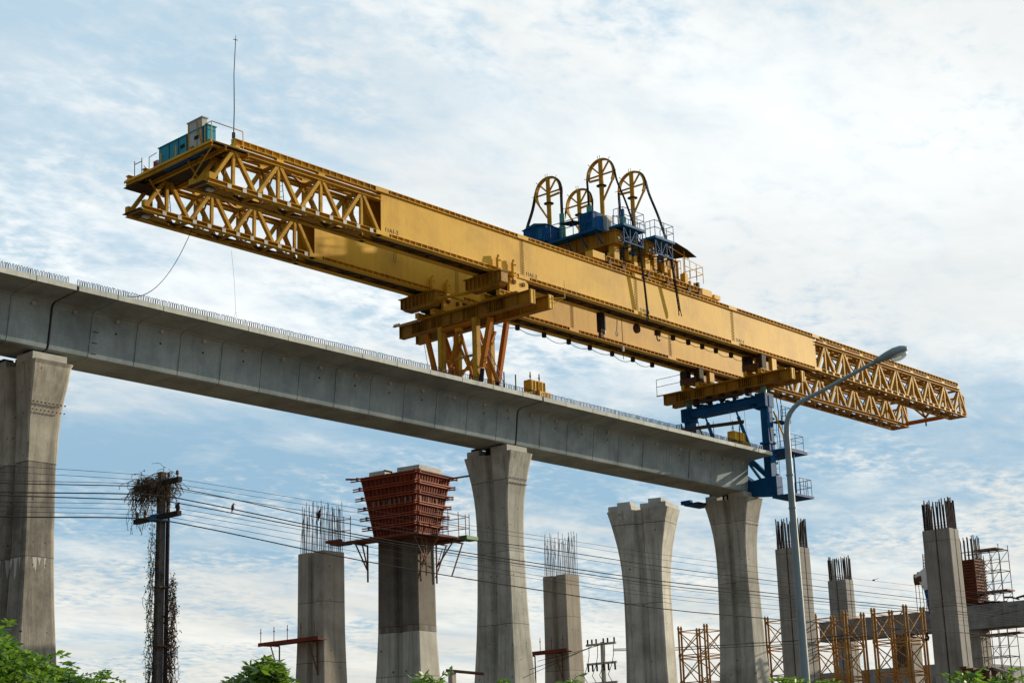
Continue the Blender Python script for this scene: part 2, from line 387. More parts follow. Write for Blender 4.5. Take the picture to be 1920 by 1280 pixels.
# ------------------------------------------------------------------ piers
PROF=[(0,1.40,2.1),(7.8,.98,1.56),(10,.86,1.42),(12.5,.78,1.33),(16.2,.77,1.22),(18.2,.83,1.28),(19.5,.92,1.50),(20.8,1.04,1.86)]
def pint(P,z):
    for (z0,a0,b0),(z1,a1,b1) in zip(P[:-1],P[1:]):
        if z<=z1:
            t=(z-z0)/(z1-z0); return a0+(a1-a0)*t,b0+(b1-b0)*t
    return P[-1][1:]
def psec(a,b,ch=.10,gr=.10,gd=.28,yg=False,sl=.09):
    gw=b*gr
    e=ch*2.6
    q=[(a-e,-b),(a-e*.55,-b+e*.11),(a-e*.22,-b+e*.36),(a-e*.04,-b+e*.68),(a,-b+e)]
    q+=[(a,-gw-sl),(a-gd,-gw),(a-gd,gw),(a,gw+sl)]
    q+=[(a,b-ch),(a-ch,b),(-a+ch,b),(-a,b-ch)]
    q+=[(-a,gw+sl),(-a+gd,gw),(-a+gd,-gw),(-a,-gw-sl*2)]
    q+=[(-a,-b+ch*.6),(-a+ch*.6,-b)]
    if yg: q+=[(-.06,-b),(-.04,-b+.10),(.04,-b+.10),(.06,-b)]
    return q
def shaft(b,P,ztop,n=26,**k):
    z0=P[0][0]; st=[]
    base=None
    fs=[]; 
    secs=[]
    for i in range(n+1):
        z=z0+(ztop-z0)*i/n
        # smooth the profile a little
        A=[pint(P,min(max(z+d,z0),ztop)) for d in (-.9,-.45,0,.45,.9)] if 0<i<n else [pint(P,z)]
        a=sum(x[0] for x in A)/len(A); bb=sum(x[1] for x in A)/len(A)
        secs.append([(x,y,z) for x,y in psec(a,bb,**k)])
    m=len(secs[0]); vs=[p for s_ in secs for p in s_]
    for i in range(n):
        for q in range(m):
            j=(q+1)%m; fs.append((i*m+q,i*m+j,(i+1)*m+j,(i+1)*m+q))
    fs.append(tuple(range(n*m,n*m+m))); b.add(vs,fs)
    return b
def pier(cx,cy,ztop,label,mat='pier_concrete',ang=0,pads=1,scale=1,group=None,P=PROF):
    t=thing('bridge_pier',(cx,cy,0),label,'pier',group)
    dz=P[-1][0]-ztop
    P2=[(0,P[0][1]*scale,P[0][2]*scale)]+[(z-dz,a*scale,b_*scale) for z,a,b_ in P[1:]]
    if mat=='old_pier_concrete':
        zc=16.35
        Q=[q for q in P2 if q[0]<zc]+[(zc,*pint(P2,zc))]; shaft(MB(),Q,zc).xf(ang,(cx,cy)).build('shaft',mat,t)
        Q=[(zc+.02,pint(P2,zc)[0]+.02,pint(P2,zc)[1]+.02)]+[q for q in P2 if q[0]>zc+.1]; shaft(MB(),Q,ztop).xf(ang,(cx,cy)).build('pier_head','pier_head_concrete',t)
    else: shaft(MB(),P2,ztop).xf(ang,(cx,cy)).build('shaft',mat,t)
    a,b_=P[-1][1]*scale,P[-1][2]*scale
    if pads==1:
        MB().box(-a*.88,a*.80,-b_*.80,-b_*.12,ztop,ztop+.40).xf(ang,(cx,cy)).build('bearing_plinth','block_concrete',t)
        MB().box(-a*.80,a*.80,b_*.42,b_*.93,ztop,ztop+.40).xf(ang,(cx,cy)).build('bearing_plinth','block_concrete',t)
        for sx in(-.6,.45):
            MB().box(-a*.9,-a*.88+.003,-b_*.8,-b_*.5,ztop+.5,ztop+.52)
            for yy in(-.45,.62):
                MB().box(sx-.25,sx+.25,yy*b_-.22,yy*b_+.22,ztop+.401,ztop+.52).xf(ang,(cx,cy)).build('bearing','rebar_black',t)
        for yy in(.02,.2):
            MB().box(-a*.5,-a*.2,yy*b_,yy*b_+.16,ztop,ztop+.45).xf(ang,(cx,cy)).build('packing','dark_timber',t)
    elif pads==2:
        for x0,x1,y0,y1,h in ((-.9,.9,-.93,-.1,.28),(-.6,.55,-.72,-.3,.55),(-.9,.9,.2,.95,.28),(-.5,.5,.32,.75,.52)):
            MB().box(a*x0,a*x1,b_*y0,b_*y1,ztop-(.01 if h>.4 else 0),ztop+h).xf(ang,(cx,cy)).build('bearing_plinth','block_concrete',t)
    return t
p1=pier(40.1,63.6,20.8,'dark stained flared concrete pier nearest the utility pole under the span joint','old_pier_concrete')
for i in range(9):
    for j in range(2):
        x=-.8+i*.2; MB().tube((40.1+x,62.12+.02*j,18.9-.35*j+.05),(40.1+x,62.02+.05*j,18.9-.35*j+.05),.03,5).build('anchor_stub','rusty_steel',p1)
p3=pier(71.25,63.5,20.8,'tall flared concrete pier carrying the middle joint of the box girder')
p4=pier(95.4,63.46,20.8,'flared concrete pier under the free end of the box girder below the blue frame')
for P_,cx in ((p3,71.25),(p4,95.35)):
    for i in range(7):
        for j in range(2):
            MB().tube((cx-.7+i*.23,62.1,19.3-.3*j),(cx-.7+i*.23,61.98,19.3-.3*j),.028,5).build('anchor_stub','rusty_steel',P_)
# pier without a deck
c=dist(1224,1280,87); ZU=at(1212,958,0,c.x).z
pu=pier(c.x,c.y,ZU,'flared concrete pier with bare stepped top carrying nothing yet',ang=R(15),pads=2,P=[(0,1.45,1.95),(7.8,1.0,1.42),(10,.87,1.25),(12.5,.79,1.12),(16.2,.76,1.07),(18.35,.83,1.15),(19.5,.92,1.40),(20.7,1.02,1.72)])
# ------------------------------------------------------------------ starter bar columns
def column(px,py,D,ytop,label,mat,ang=0,a0=.78,b0=1.07,fl=1.0,bars='thin',hb=2.6,yg=False,nb=30,extra=None,ytop2=None):
    c=dist(px,py,D); zt=at(px,ytop,0,c.x).z
    t=thing('unfinished_column',(c.x,c.y,0),label,'column')
    P=[(0,a0*(1+.5*fl),b0*(1+.5*fl)),(zt*.35,a0*(1+.18*fl),b0*(1+.18*fl)),(zt*.7,a0*(1+.02*fl),b0*(1+.02*fl)),(zt,a0,b0)]
    shaft(MB(),P,zt,14,yg=yg,ch=.08,gd=.2 if yg else .26,gr=.035 if yg else .10,sl=.02 if yg else .09).xf(ang,(c.x,c.y)).build('shaft',mat,t)
    # starter bars round the perimeter
    per=[]
    for i in range(nb):
        s_=i/nb*4
        k,u=int(s_),s_-int(s_); A,B=a0-.13,b0-.13
        q=[(-A+2*A*u,-B),(A,-B+2*B*u),(A-2*A*u,B),(-A,B-2*B*u)][k]
        per.append(q)
    for q in per:
        if bars=='thin':
            h=hb*random.uniform(.72,1.08); r=.017; le=.06; m_='rebar_grey'
        else:
            h=hb*random.uniform(.86,1.05); r=.042; le=.03; m_='rebar_black'
        b=MB(); lx,ly=random.gauss(0,le),random.gauss(0,le)
        b.poly([(q[0],q[1],zt-.05),(q[0]+lx*.4,q[1]+ly*.4,zt+h*.5),(q[0]+lx*1.4,q[1]+ly*1.4,zt+h)],r,5)
        if bars!='thin': b.poly([(q[0]+.05,q[1]+.04,zt-.05),(q[0]+.05+lx,q[1]+.05+ly,zt+h*random.uniform(.85,1))],r*.9,5)
        b.xf(ang,(c.x,c.y)); b.build('starter_bar',m_,t)
    if bars!='thin':
        for k in range(3):
            b=MB(); z=zt+.1+.16*k; A,B=a0-.1,b0-.1
            b.poly([(-A,-B,z),(A,-B,z),(A,B,z),(-A,B,z),(-A,-B,z)],.014,4); b.xf(ang,(c.x,c.y)); b.build('tie_hoop','rebar_black',t)
    return t,c,zt
k600,c600,z600=column(603,1280,97,1037,'weathered concrete column with long thin loose starter bars and red side platform below','brown_column_concrete',a0=.86,b0=1.13,hb=2.8,nb=48)
k1060,c1060,z1060=column(1060,1280,109,1079,'brown concrete column with thin starter bars beside the small concrete utility pole','brown_column_concrete',b0=.98,hb=2.7,nb=40)
k1490,c1490,z1490=column(1505,1280,123,1026,'straight concrete column with thick black bars behind the street lamp post','column_concrete',fl=.25,bars='thick',hb=2.15,yg=True,a0=.85,b0=1.0)
k1575,c1575,z1575=column(1592,1280,165,1086,'shorter concrete column with thick black bars rising behind a yellow tower','column_concrete',fl=.25,bars='thick',hb=2.3,yg=True,a0=.8,b0=1.0)
k1762,c1762,z1762=column(1792,1280,121,990,'tallest straight concrete column with thick black bars and rust streaks','column_concrete',fl=.25,bars='thick',hb=2.15,yg=True,a0=.8,b0=1.05)
# ------------------------------------------------------------------ side platforms on two columns
def platform(c,z,label,L0,L1,a,b_):
    t=thing('access_platform',(c.x,c.y,z),label,'platform')
    MB().box(c.x-a-.75,c.x-a+.02,c.y-b_+L0,c.y+L1,z,z+.07).build('deck_boards','dark_red_form',t)
    MB().box(c.x-a-.82,c.x-a-.751,c.y-b_+L0-.2,c.y+L1+.1,z-.03,z+.18).build('edge_beam','red_form',t)
    n=5
    for i in range(n):
        y=c.y-b_+L0+.1+(L1+b_-L0-.2)*i/(n-1)
        q=MB().tube((c.x-a-.78,y,z+.1),(c.x-a-.78,y,z+1.0),.022,5); q.tube((c.x-a-.78,y-.05,z+.75),(c.x-a-.78,y+.05,z+.75),.03,5); q.build('guard_post','red_form' if i%2 else 'rusty_steel',t)
    for y in (c.y-b_+.5,c.y+L1-.9):
        q=MB(); q.bar((c.x-a-.7,y,z-.05),(c.x-a-.05,y,z-.05),.06,.06); q.bar((c.x-a-.05,y,z-.03),(c.x-a-.05,y,z-1.9),.06,.06); q.bar((c.x-a-.7,y,z-.08),(c.x-a-.06,y,z-1.7),.05,.05); q.bar((c.x-a-.4,y,z-.85),(c.x-a-.05,y,z-.85),.04,.04)
        q.build('bracket','rusty_steel',t)
    return t
# ------------------------------------------------------------------ launching gantry girders
ZB=30.5; ZT=33.2
NOL=[46.98,49.92,52.75,55.6,58.35]; TOL=[48.48,51.35,54.2,57.04]
TOR=[103.35+2.62*k for k in range(9)]; NOR=[102.1+2.62*k+(0 if k==0 else -.02) for k in range(9)]+[125.4]
PX=[58.45,69.85,80.75,91.45,102.05]
def text_mesh(txt,size,loc,parent):
    cu=bpy.data.curves.new('t','FONT'); cu.body=txt; cu.size=size; cu.extrude=.004
    to=bpy.data.objects.new('t',cu); COL.objects.link(to); bpy.context.view_layer.update()
    me=bpy.data.meshes.new_from_object(to.evaluated_get(bpy.context.evaluated_depsgraph_get()))
    bpy.data.objects.remove(to); me.materials.clear(); me.materials.append(MAT['ink'])
    me.transform(Matrix.Rotation(R(90),4,'X'))
    o=bpy.data.objects.new('lettering',me); COL.objects.link(o); o.parent=parent; o.location=Vector(loc)-wloc(parent); return o
def girder(y0,y1,x0,label,near):
    t=thing('launching_girder',(x0,(y0+y1)/2,ZB),label,'girder')
    def both(fn):
        for ys,sg in ((y0,1),(y1,-1)): fn(ys,sg)
    XE=125.2
    # web plates with stiffened flange bands
    for i in range(4):
        a,c=PX[i],PX[i+1]
        b=MB()
        for ys,sg in ((y0,1),(y1,-1)):
            w0=ys+sg*.10; b.box(a+.008,c-.008,min(w0,w0+sg*.03),max(w0,w0+sg*.03),ZB+.25,ZT-.26)
        b.build('web_plate','yellow_steel',t)
    # splices: doubling plates and bolt rows
    for x in PX:
        for ys,sg in ((y0,1),(y1,-1)):
            w=ys-sg*.012
            for za,zb in ((ZB+.02,ZB+.245),(ZT-.255,ZT-.02)):
                MB().box(x-.45,x+.50,min(w,w+sg*.05),max(w,w+sg*.05),za,zb).build('splice_plate','yellow_steel',t)
    for x in PX[1:4]:
        b=MB()
        for k in range(20):
            z=ZB+.33+k*(ZT-ZB-.66)/19
            for dx_ in(-.11,.11):
                b.box(x+dx_-.022,x+dx_+.022,y0+.075,y0+.099,z-.022,z+.022)
        b.build('bolt_rows','rusty_steel',t)
        d=MB(); d.box(x-.006,x+.006,y0+.09,y0+.10,ZB+.28,ZT-.28); d.build('seam','rusty_steel',t)
    # bands
    for nm,za,zb in (('bottom_flange',ZB,ZB+.25),('top_flange',ZT-.25,ZT)):
        b=MB(); s_=b
        for ys,sg in ((y0,1),(y1,-1)):
            A=ys; B=ys+sg*.42
            lo,hi=min(A,B),max(A,B)
            b.box(PX[0]-.3,PX[-1]+.3,lo,hi,za,za+.03); b.box(PX[0]-.3,PX[-1]+.3,lo,hi,zb-.03,zb)
            w=ys+sg*.13; b.box(PX[0]-.3,PX[-1]+.3,min(w,w+sg*.03),max(w,w+sg*.03),za+.03,zb-.03)
            for p_,q_ in zip(PX[:-1],PX[1:]):
                n=int((q_-p_-1.3)/.44)
                for k in range(n+1):
                    x=p_+.68+k*(q_-p_-1.36)/n
                    s_.box(x-.012,x+.012,min(ys+sg*.006,w),max(ys+sg*.006,w),za+.03,zb-.03)
        b.build(nm,'yellow_steel',t)
    # underside bracing along the plated part
    b=MB(); x=PX[0]+.5; k=0
    ya,yb=y0+.40,y1-.40
    b.box(PX[0],PX[-1],(y0+y1)/2-.16,(y0+y1)/2+.16,ZB+.1,ZB+.16)
    while x<PX[-1]-1.2:
        b.bar((x,ya,ZB+.12),(x,yb,ZB+.12),.12,.12); b.bar((x,ya if k%2 else yb,ZB+.1),(x+1.35,yb if k%2 else ya,ZB+.1),.07,.07)
        x+=1.35;k+=1
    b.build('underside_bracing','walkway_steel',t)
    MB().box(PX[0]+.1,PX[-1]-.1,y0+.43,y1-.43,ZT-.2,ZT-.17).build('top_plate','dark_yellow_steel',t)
    # lattice noses
    for side,NO,TO,xa,xb in (('l',NOL,TOL,x0,PX[0]),('r',NOR,TOR,PX[-1],XE)):
        ch=MB()
        for ys,sg in ((y0,1),(y1,-1)):
            A=ys;B=ys+sg*.30
            lo,hi=min(A,B),max(A,B); w=ys+sg*.15
            tx0,tx1=(x0-.05,xb) if side=='l' else (xa,124.4)
            for za,zb,a_,b__ in ((ZB,ZB+.25,xa,xb),(32.47,32.72,tx0,tx1)):
                ch.box(a_,b__,lo,hi,za,za+.03); ch.box(a_,b__,lo,hi,zb-.03,zb); ch.box(a_,b__,w-.02,w+.02,za+.03,zb-.03)
        ch.build('chords','lattice_yellow',t)
        # running rail beam on top of the lattice
        rb=MB(); rp=MB()
        for ys,sg in ((y0,1),(y1,-1)):
            lo,hi=min(ys+sg*.02,ys+sg*.3),max(ys+sg*.02,ys+sg*.3); w=ys+sg*.16
            ra,rz=(48.45,xb-.3) if side=='l' else (xa+.5,124.15)
            rb.box(ra,rz,lo,hi,32.90,32.925); rb.box(ra,rz,lo,hi,ZT-.03,ZT); rb.box(ra,rz,w-.012,w+.012,32.925,ZT-.03)
            n=int((rz-ra)/.47)
            for k in range(n+1):
                x=ra+.02+k*(rz-ra-.04)/n; rb.box(x-.012,x+.012,lo+.01,hi-.01,32.925,ZT-.03)
            xs=[48.6,51.4,54.2] if side=='l' else [xa+1.3+2.6*k for k in range(9)]
            for x in xs: rp.box(x-.22,x+.22,lo+.02,hi-.02,32.722,32.898)
        rb.build('rail_beam','yellow_steel',t); rp.build('packing_plates','yellow_steel',t)
        if side=='r':
            q=MB()
            for ys,sg in ((y0,1),(y1,-1)):
                lo,hi=min(ys+sg*.05,ys+sg*.25),max(ys+sg*.05,ys+sg*.25); q.box(xa+.3,124.2,lo,hi,32.725,32.80)
            q.build('rail_packing','dark_yellow_steel',t)
        # web members
        for fi,(ys,sg) in enumerate(((y0,1),(y1,-1))):
            y=ys+sg*.15; ww=.21
            lt=MB(); zb_,zt_=ZB+.25,32.47
            for i,tx in enumerate(TO):
                if tx>124.35: continue
                if i<len(NO): lt.bar((NO[i]+.12 if i or side=='r' else NO[i]+.2,y,zb_-.02),(tx-.10,y,zt_+.02),.18,ww,(0,1,0))
                if i+1<len(NO): lt.bar((tx+.10,y,zt_+.02),(NO[i+1]-.12,y,zb_-.02),.18,ww,(0,1,0))
                lt.bar((tx,y,zb_),(tx,y,zt_),.16,.14,(0,1,0))
            lt.build('lattice','lattice_yellow',t)
        # bracing between the two faces: top, underside, sway
        b=MB(); m_=(y0+y1)/2
        X=NO
        for i in range(len(X)-1):
            a,c=X[i],X[i+1]
            b.bar((a+.05,y0+.28,ZB+.12),(a+.05,y1-.28,ZB+.12),.14,.16)
            b.bar((a+.1,y0+.3,ZB+.09),(c-.1,y1-.3,ZB+.09) ,.09,.09); b.bar((a+.1,y1-.3,ZB+.07),((a+c)/2,m_,ZB+.07),.08,.08)
        for i,tx in enumerate(TO):
            if tx>124.35: continue
            b.bar((tx,y0+.28,32.6),(tx,y1-.28,32.6),.13,.16)
            b.bar((tx,y0+.28,32.55),(tx,m_,ZB+1.2),.07,.07); b.bar((tx,y1-.28,32.55),(tx,m_,ZB+1.2),.07,.07)
            b.bar((tx,m_,ZB+1.2),(tx,m_,ZB+.2),.1,.1)
            if i+1<len(TO) and TO[i+1]<124.35:
                s1,s2=(y0+.28,y1-.28) if i%2 else (y1-.28,y0+.28)
                b.bar((tx,s1,32.6),(TO[i+1],s2,32.6),.08,.08)
                b.bar((tx,s2,32.55),((tx+TO[i+1])/2,m_,32.55),.07,.07)
            b.box(tx-.45,tx+.45,m_-.28,m_+.28,ZB+.02,ZB+.05)
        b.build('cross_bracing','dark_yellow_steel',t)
        # walkway mesh strip and pipe under the lattice
        wk=MB(); wk.box(xa+(.1 if side=='l' else .6),xb-.5,y1-.62,y1-.31,ZB+.17,ZB+.2); wk.build('walkway_strip','walkway_steel',t)
        # small clips on the lower chord
        x=xa+1.2
        while x<xb-.6:
            c=MB(); c.box(x-.12,x+.12,y0-.02,y0-.001,ZB-.01,ZB+.20)
            if near or side=='l': c.build('clip','white_plastic' if side=='l' else 'yellow_steel',t)
            x+=.95
    # end posts at the far nose
    b=MB()
    for ys,sg in ((y0,1),(y1,-1)):
        y=ys+sg*.15
        b.bar((124.3,y,32.6),(125.1,y,32.15),.13,.16,(0,1,0)); b.bar((125.1,y,32.2),(125.15,y,ZB+.1),.13,.16,(0,1,0))
        b.bar((124.35,y,32.5),(124.4,y,ZB+.2),.12,.14,(0,1,0)); b.bar((124.0,y,32.5),(125.1,y,ZB+.3),.10,.12,(0,1,0))
    b.bar((125.1,y0+.15,32.18),(125.1,y1-.15,32.18),.14,.16); b.bar((125.12,y0+.1,ZB+.1),(125.12,y1-.1,ZB+.1),.2,.2)
    b.bar((125.1,y0+.15,32.1),(125.1,y1-.15,ZB+.2),.08,.08)
    b.build('end_frame','lattice_yellow',t)
    if near:
        for x in PX[:4]: text_mesh('11A1-2',.34,(x+.28,y0+.094,ZB+.33),t)
    # front boss on the trailing nose
    b=MB(); b.box(x0-.02,x0+.28,y0+.01,y0+.27,ZB+.252,ZB+.55); b.box(x0-.02,x0+.28,y1-.27,y1-.01,ZB+.252,ZB+.55); b.build('end_boss','lattice_yellow',t)
    b=MB(); b.add([(x0-.25,y0+.1,ZB+.06),(x0+.9,y0+.3,ZB+.06),(x0+.9,y1-.3,ZB+.06),(x0-.25,y1-.1,ZB+.06),(x0-.25,y0+.1,ZB+.09),(x0+.9,y0+.3,ZB+.09),(x0+.9,y1-.3,ZB+.09),(x0-.25,y1-.1,ZB+.09)],[(3,2,1,0),(4,5,6,7),(0,1,5,4),(1,2,6,5),(2,3,7,6),(3,0,4,7)]); b.build('end_plate','walkway_steel',t)
    MB().box(x0+.5,x0+.85,y0+.7,y0+.95,ZB-.06,ZB+.05).build('flood_lamp','white_plastic',t)
    return t
gn_=girder(59.85,61.45,46.95,'yellow launching girder nearer the camera, with plated middle and lattice noses','n')
gf_=girder(65.10,66.75,47.05,'yellow launching girder on the far side, partly hidden by the nearer one','')
# dangling parts under the near girder
def sag(p,q,s,n=8):
    p=Vector(p);q=Vector(q); return [p.lerp(q,i/n)-Vector((0,0,s*4*(i/n)*(1-i/n))) for i in range(n+1)]
def cables(y,xs,label,group,s=.28):
    t=thing('festoon_cable',(xs[0],y,ZB),label,'cable',group)
    for a,c in zip(xs[:-1],xs[1:]):
        MB().box(a-.12,a+.12,y-.1,y+.1,ZB-.34,ZB-.004).build('hanger_box','walkway_steel',t)
        MB().poly(sag((a,y,ZB-.18),(c,y,ZB-.18),s*random.uniform(.5,1.2)),.02,5).build('cable_loop','black_cable',t)
    MB().box(xs[-1]-.12,xs[-1]+.12,y-.1,y+.1,ZB-.34,ZB-.004).build('hanger_box','walkway_steel',t)
cables(66.5,[74,76.8,79.4,81.9,84.1,86.5,88.8,91],'black festoon cable looping under the far girder',None)
cables(61.25,[84.5,86.3,88,89.6,91.2,93,94.6],'black festoon cable looping under the near girder',None,.22)
def hookset(x,label,kind,y=61.2):
    t=thing('hanging_hook',(x,y,ZB-1),label,'hook')
    if kind=='shackle':
        MB().box(x-.15,x+.15,y-.1,y+.1,ZB-.3,ZB-.003).build('block','rusty_steel',t)
        pts=[(x+.17*math.cos(a),y,ZB-.5+.2*math.sin(a)) for a in [R(60+30*k) for k in range(-1,10)]]
        MB().poly(pts,.045,6).build('bow','rusty_steel',t)
    elif kind=='strop':
        MB().poly([(x,y,ZB),(x-.05,y,ZB-.5),(x-.12,y,ZB-.9)],.03,5).build('rope','white_plastic',t)
        MB().poly([(x-.12+.1*math.cos(a),y,ZB-1.05+.16*math.sin(a)) for a in [R(90+40*k) for k in range(9)]],.03,5).build('hook','white_plastic',t)
    elif kind=='drop':
        MB().poly([(x,y,ZB),(x+.02,y,ZB-1.6),(x,y,ZB-2.6)],.022,5).build('rope','black_cable',t)
        MB().tube((x,y,ZB-1.75),(x,y,ZB-2.1),.07,8).build('weight','white_plastic',t)
    elif kind=='wheel':
        MB().tube((x,y-.08,ZB-.32),(x,y+.08,ZB-.32),.3,14).build('sheave','rusty_steel',t)
        MB().box(x-.06,x+.06,y-.12,y+.12,ZB-.35,ZB-.003).build('bracket','rusty_steel',t)
    elif kind=='column':
        MB().box(x-.2,x+.2,y-.16,y+.16,ZB-1.25,ZB-.003).build('housing','rebar_black',t)
        MB().box(x+.21,x+.30,y-.15,y+.1,ZB-1.35,ZB-.15).build('plate','white_plastic',t)
        MB().box(x-.15,x+.15,y-.1,y+.1,ZB-1.6,ZB-1.26).build('foot','rusty_steel',t)
hookset(78.6,'dark housing with pale plate hanging under the near girder','column')
hookset(80.3,'pale rope strop with snap hook hanging under the near girder','strop')
hookset(80.75,'long thin drop line with small weight under the near girder','drop')
hookset(82.3,'rusty round sheave bolted under the near girder','wheel')
hookset(84.6,'rusty shackle hook hanging under the near girder','shackle')
def tassel(x,y,z,n,L,label):
    t=thing('cable_bundle',(x,y,z),label,'cable end')
    MB().box(x-.1,x+.1,y-.08,y+.08,z-.15,z).build('clamp','rusty_steel',t)
    for i in range(n):
        a=random.uniform(-.12,.12); l=L*random.uniform(.6,1)
        MB().poly([(x+a*.3,y,z-.1),(x+a,y+a*.3,z-.1-l*.5),(x+a*1.4,y,z-.1-l)],.016,4).build('strand','black_cable',t)
tassel(70.9,66.6,ZB,6,2.1,'frayed black cable ends hanging below the far girder close to the orange struts')
tassel(74.6,66.6,ZB,7,1.3,'short tuft of cable ends below the far girder, second from the orange struts')
# ------------------------------------------------------------------ support frames
def crossbeam(parent,x,ya,yb,zb,zt,w=.42,t_='dark_yellow_steel',nst=11,groups=()):
    b=MB(); b.box(x-w/2,x+w/2,ya,yb,zb,zb+.04); b.box(x-w/2,x+w/2,ya,yb,zt-.04,zt); b.box(x-.03,x+.03,ya,yb,zb+.04,zt-.04)
    for i in range(nst):
        y=ya+.02+(yb-ya-.04)*i/(nst-1); b.box(x-w/2+.02,x+w/2-.02,y-.012,y+.012,zb+.04,zt-.04)
    for g in groups:
        for k in range(5): b.box(x-w/2+.02,x+w/2-.02,g+k*.17-.012,g+k*.17+.012,zb+.04,zt-.04)
    b.build('crossbeam',t_,parent)
    e=MB(); e.box(x-w/2,x+w/2,ya-.05,ya-.003,zb-.03,zt+.02); e.box(x-w/2+.04,x-w/2+.1,ya-.075,ya-.052,zb,zt); e.box(x+w/2-.1,x+w/2-.04,ya-.075,ya-.052,zb,zt); e.build('end_plate','yellow_steel',parent)
def bogie(parent,x,y0,y1,z0,dark=False,clamp=True):
    "rocker seat carrying one girder: z0 top of crossbeams, girder bottom at ZB"
    m1='dark_yellow_steel'; m2='yellow_steel'
    b=MB()
    for y in (y0+.2,y1-.2): b.ibeam((x-.35,y,z0+.17),(x+2.1,y,z0+.17),.30,.3,.03,.4)
    b.build('slide_beam',m2,parent)
    yc=(y0+y1)/2
    if dark:
        for (xa,xb,ya,yb,za,zb_,mm) in ((x-.15,x+.35,y0+.05,y0+.55,z0+.33,ZB-.002,'walkway_steel'),(x-.15,x+.35,y1-.5,y1+.1,z0+.33,ZB-.002,'walkway_steel'),(x+1.2,x+1.75,y0+.1,y0+.4,z0+.33,ZB-.002,'yellow_steel'),(x-.3,x+1.2,y0+.56,y1-.51,z0+.33,z0+.7,m1),(x-.35,x-.16,y0+.3,y1,z0+.35,z0+.75,'rusty_steel'),(x+.4,x+1.0,y0+.2,y0+.5,z0+.33,z0+.95,m1)):
            MB().box(xa,xb,ya,yb,za,zb_).build('bearing_block',mm,parent)
        b=MB()
        for k in range(4): b.box(x-.2,x-.151,y0+.1+k*.13,y0+.12+k*.13,z0+.4,ZB-.05)
        b.build('rib_plate','rusty_steel',parent)
        return
    b=MB()
    # stiffened transverse box, tapered at both ends
    P=[(y0-.45,z0+.62),(y0-.25,z0+.42),(y1+.35,z0+.42),(y1+.75,z0+.7),(y1+.75,ZB-.10),(y0-.45,ZB-.10)]
    b.prism(P,[lambda p:(x-.75,p[0],p[1]),lambda p:(x-.2,p[0],p[1])])
    for k in range(9):
        y=y0-.3+k*(y1-y0+.9)/8; b.box(x-.87,x-.752,y-.012,y+.012,z0+.6,ZB-.12)
    b.box(x-.9,x-.1,y0-.5,y1+.8,ZB-.1,ZB-.06)
    b.build('rocker_box',m1,parent)
    for y in (y0+.05,y1-.25):
        b=MB(); b.prism([(x+.5,z0+.38),(x+2.0,z0+.38),(x+2.15,z0+.62),(x+2.15,ZB-.2),(x+1.9,ZB-.04),(x+.55,ZB-.04)],[lambda p,y=y:(p[0],y,p[1]),lambda p,y=y:(p[0],y+.2,p[1])])
        b.build('roller_plate',m2,parent)
    b=MB()
    for xx in(x+.9,x+1.7): b.tube((xx,y0-.02,ZB-.34),(xx,y1+.02,ZB-.34),.13,12)
    b.build('roller','rusty_steel',parent)
    b=MB(); b.box(x-.15,x+2.1,y0+.35,y1-.35,z0+.36,z0+.8); b.build('equaliser','walkway_steel',parent)
    if clamp:
        for xx in(x-.55,x+.75):
            for ys,sg in ((y0,-1),(y1,1)):
                b=MB(); lo,hi=min(ys+sg*.02,ys+sg*.2),max(ys+sg*.02,ys+sg*.2)
                b.box(xx-.13,xx+.13,lo,hi,ZB-.3,ZB+.78); b.box(xx-.2,xx+.2,lo-.03,hi+.03,ZB-.05,ZB+.02); b.box(xx-.05,xx+.05,lo,hi,ZB+.78,ZB+.95)
                for z in (ZB+.12,ZB+.62): b.tube((xx+.05,lo-.06 if sg<0 else hi+.06,z),(xx+.05,lo+.02,z),.05,8)
                b.build('flange_clamp',m2 if sg<0 else m1,parent)
def rails(parent,pts,h=1.0,mat='scaffold_steel',n=4,r=.02,lev=(1.0,.55)):
    pts=[Vector(p) for p in pts]
    b=MB()
    for l in lev: b.poly([p+Vector((0,0,h*l)) for p in pts],r,5)
    for p,q in zip(pts[:-1],pts[1:]):
        for i in range(n): 
            c=p.lerp(q,i/n); b.tube(c,c+Vector((0,0,h)),r,5)
    b.tube(pts[-1],pts[-1]+Vector((0,0,h)),r,5)
    return b.build('guard_rail',mat,parent)
ta=thing('support_frame',(69.2,CY,23.8),'yellow braced support frame with orange raking struts on the middle of the deck','support frame')
zA=28.42; zAt=29.18
crossbeam(ta,68.45,58.1,68.55,zA,zAt,groups=(60.2,62.3,65.2,66.6)); crossbeam(ta,70.05,58.1,68.75,zA,zAt)
MB().box(68.05,68.24,58.9,68.9,zAt+.003,zAt+.05).build('toe_board','lattice_yellow',ta)
rails(ta,[(68.15,68.9,zAt+.05),(68.15,68.4,zAt+.05)],.12)
for y0,y1 in((59.85,61.45),(65.1,66.75)): bogie(ta,68.1,y0,y1,zAt)
b=MB(); b.tube((68.3,62.0,30.0),(67.6,65.0,29.95),.11,8); b.build('tie_tube','lattice_yellow',ta)
for (xx,yy) in ((68.35,65.1),(68.35,62.35),(70.35,65.7),(70.35,63.05)):
    b=MB(); w=.17
    b.box(xx-w,xx+w,yy-w,yy-w+.03,23.8,zA); b.box(xx-w,xx+w,yy+w-.03,yy+w,23.8,zA); b.box(xx-.015,xx+.015,yy-w+.03,yy+w-.03,23.8,zA)
    b.box(xx-w-.01,xx-w+.02,yy-w,yy+w,23.8,zA)
    b.build('leg','lattice_yellow',ta)
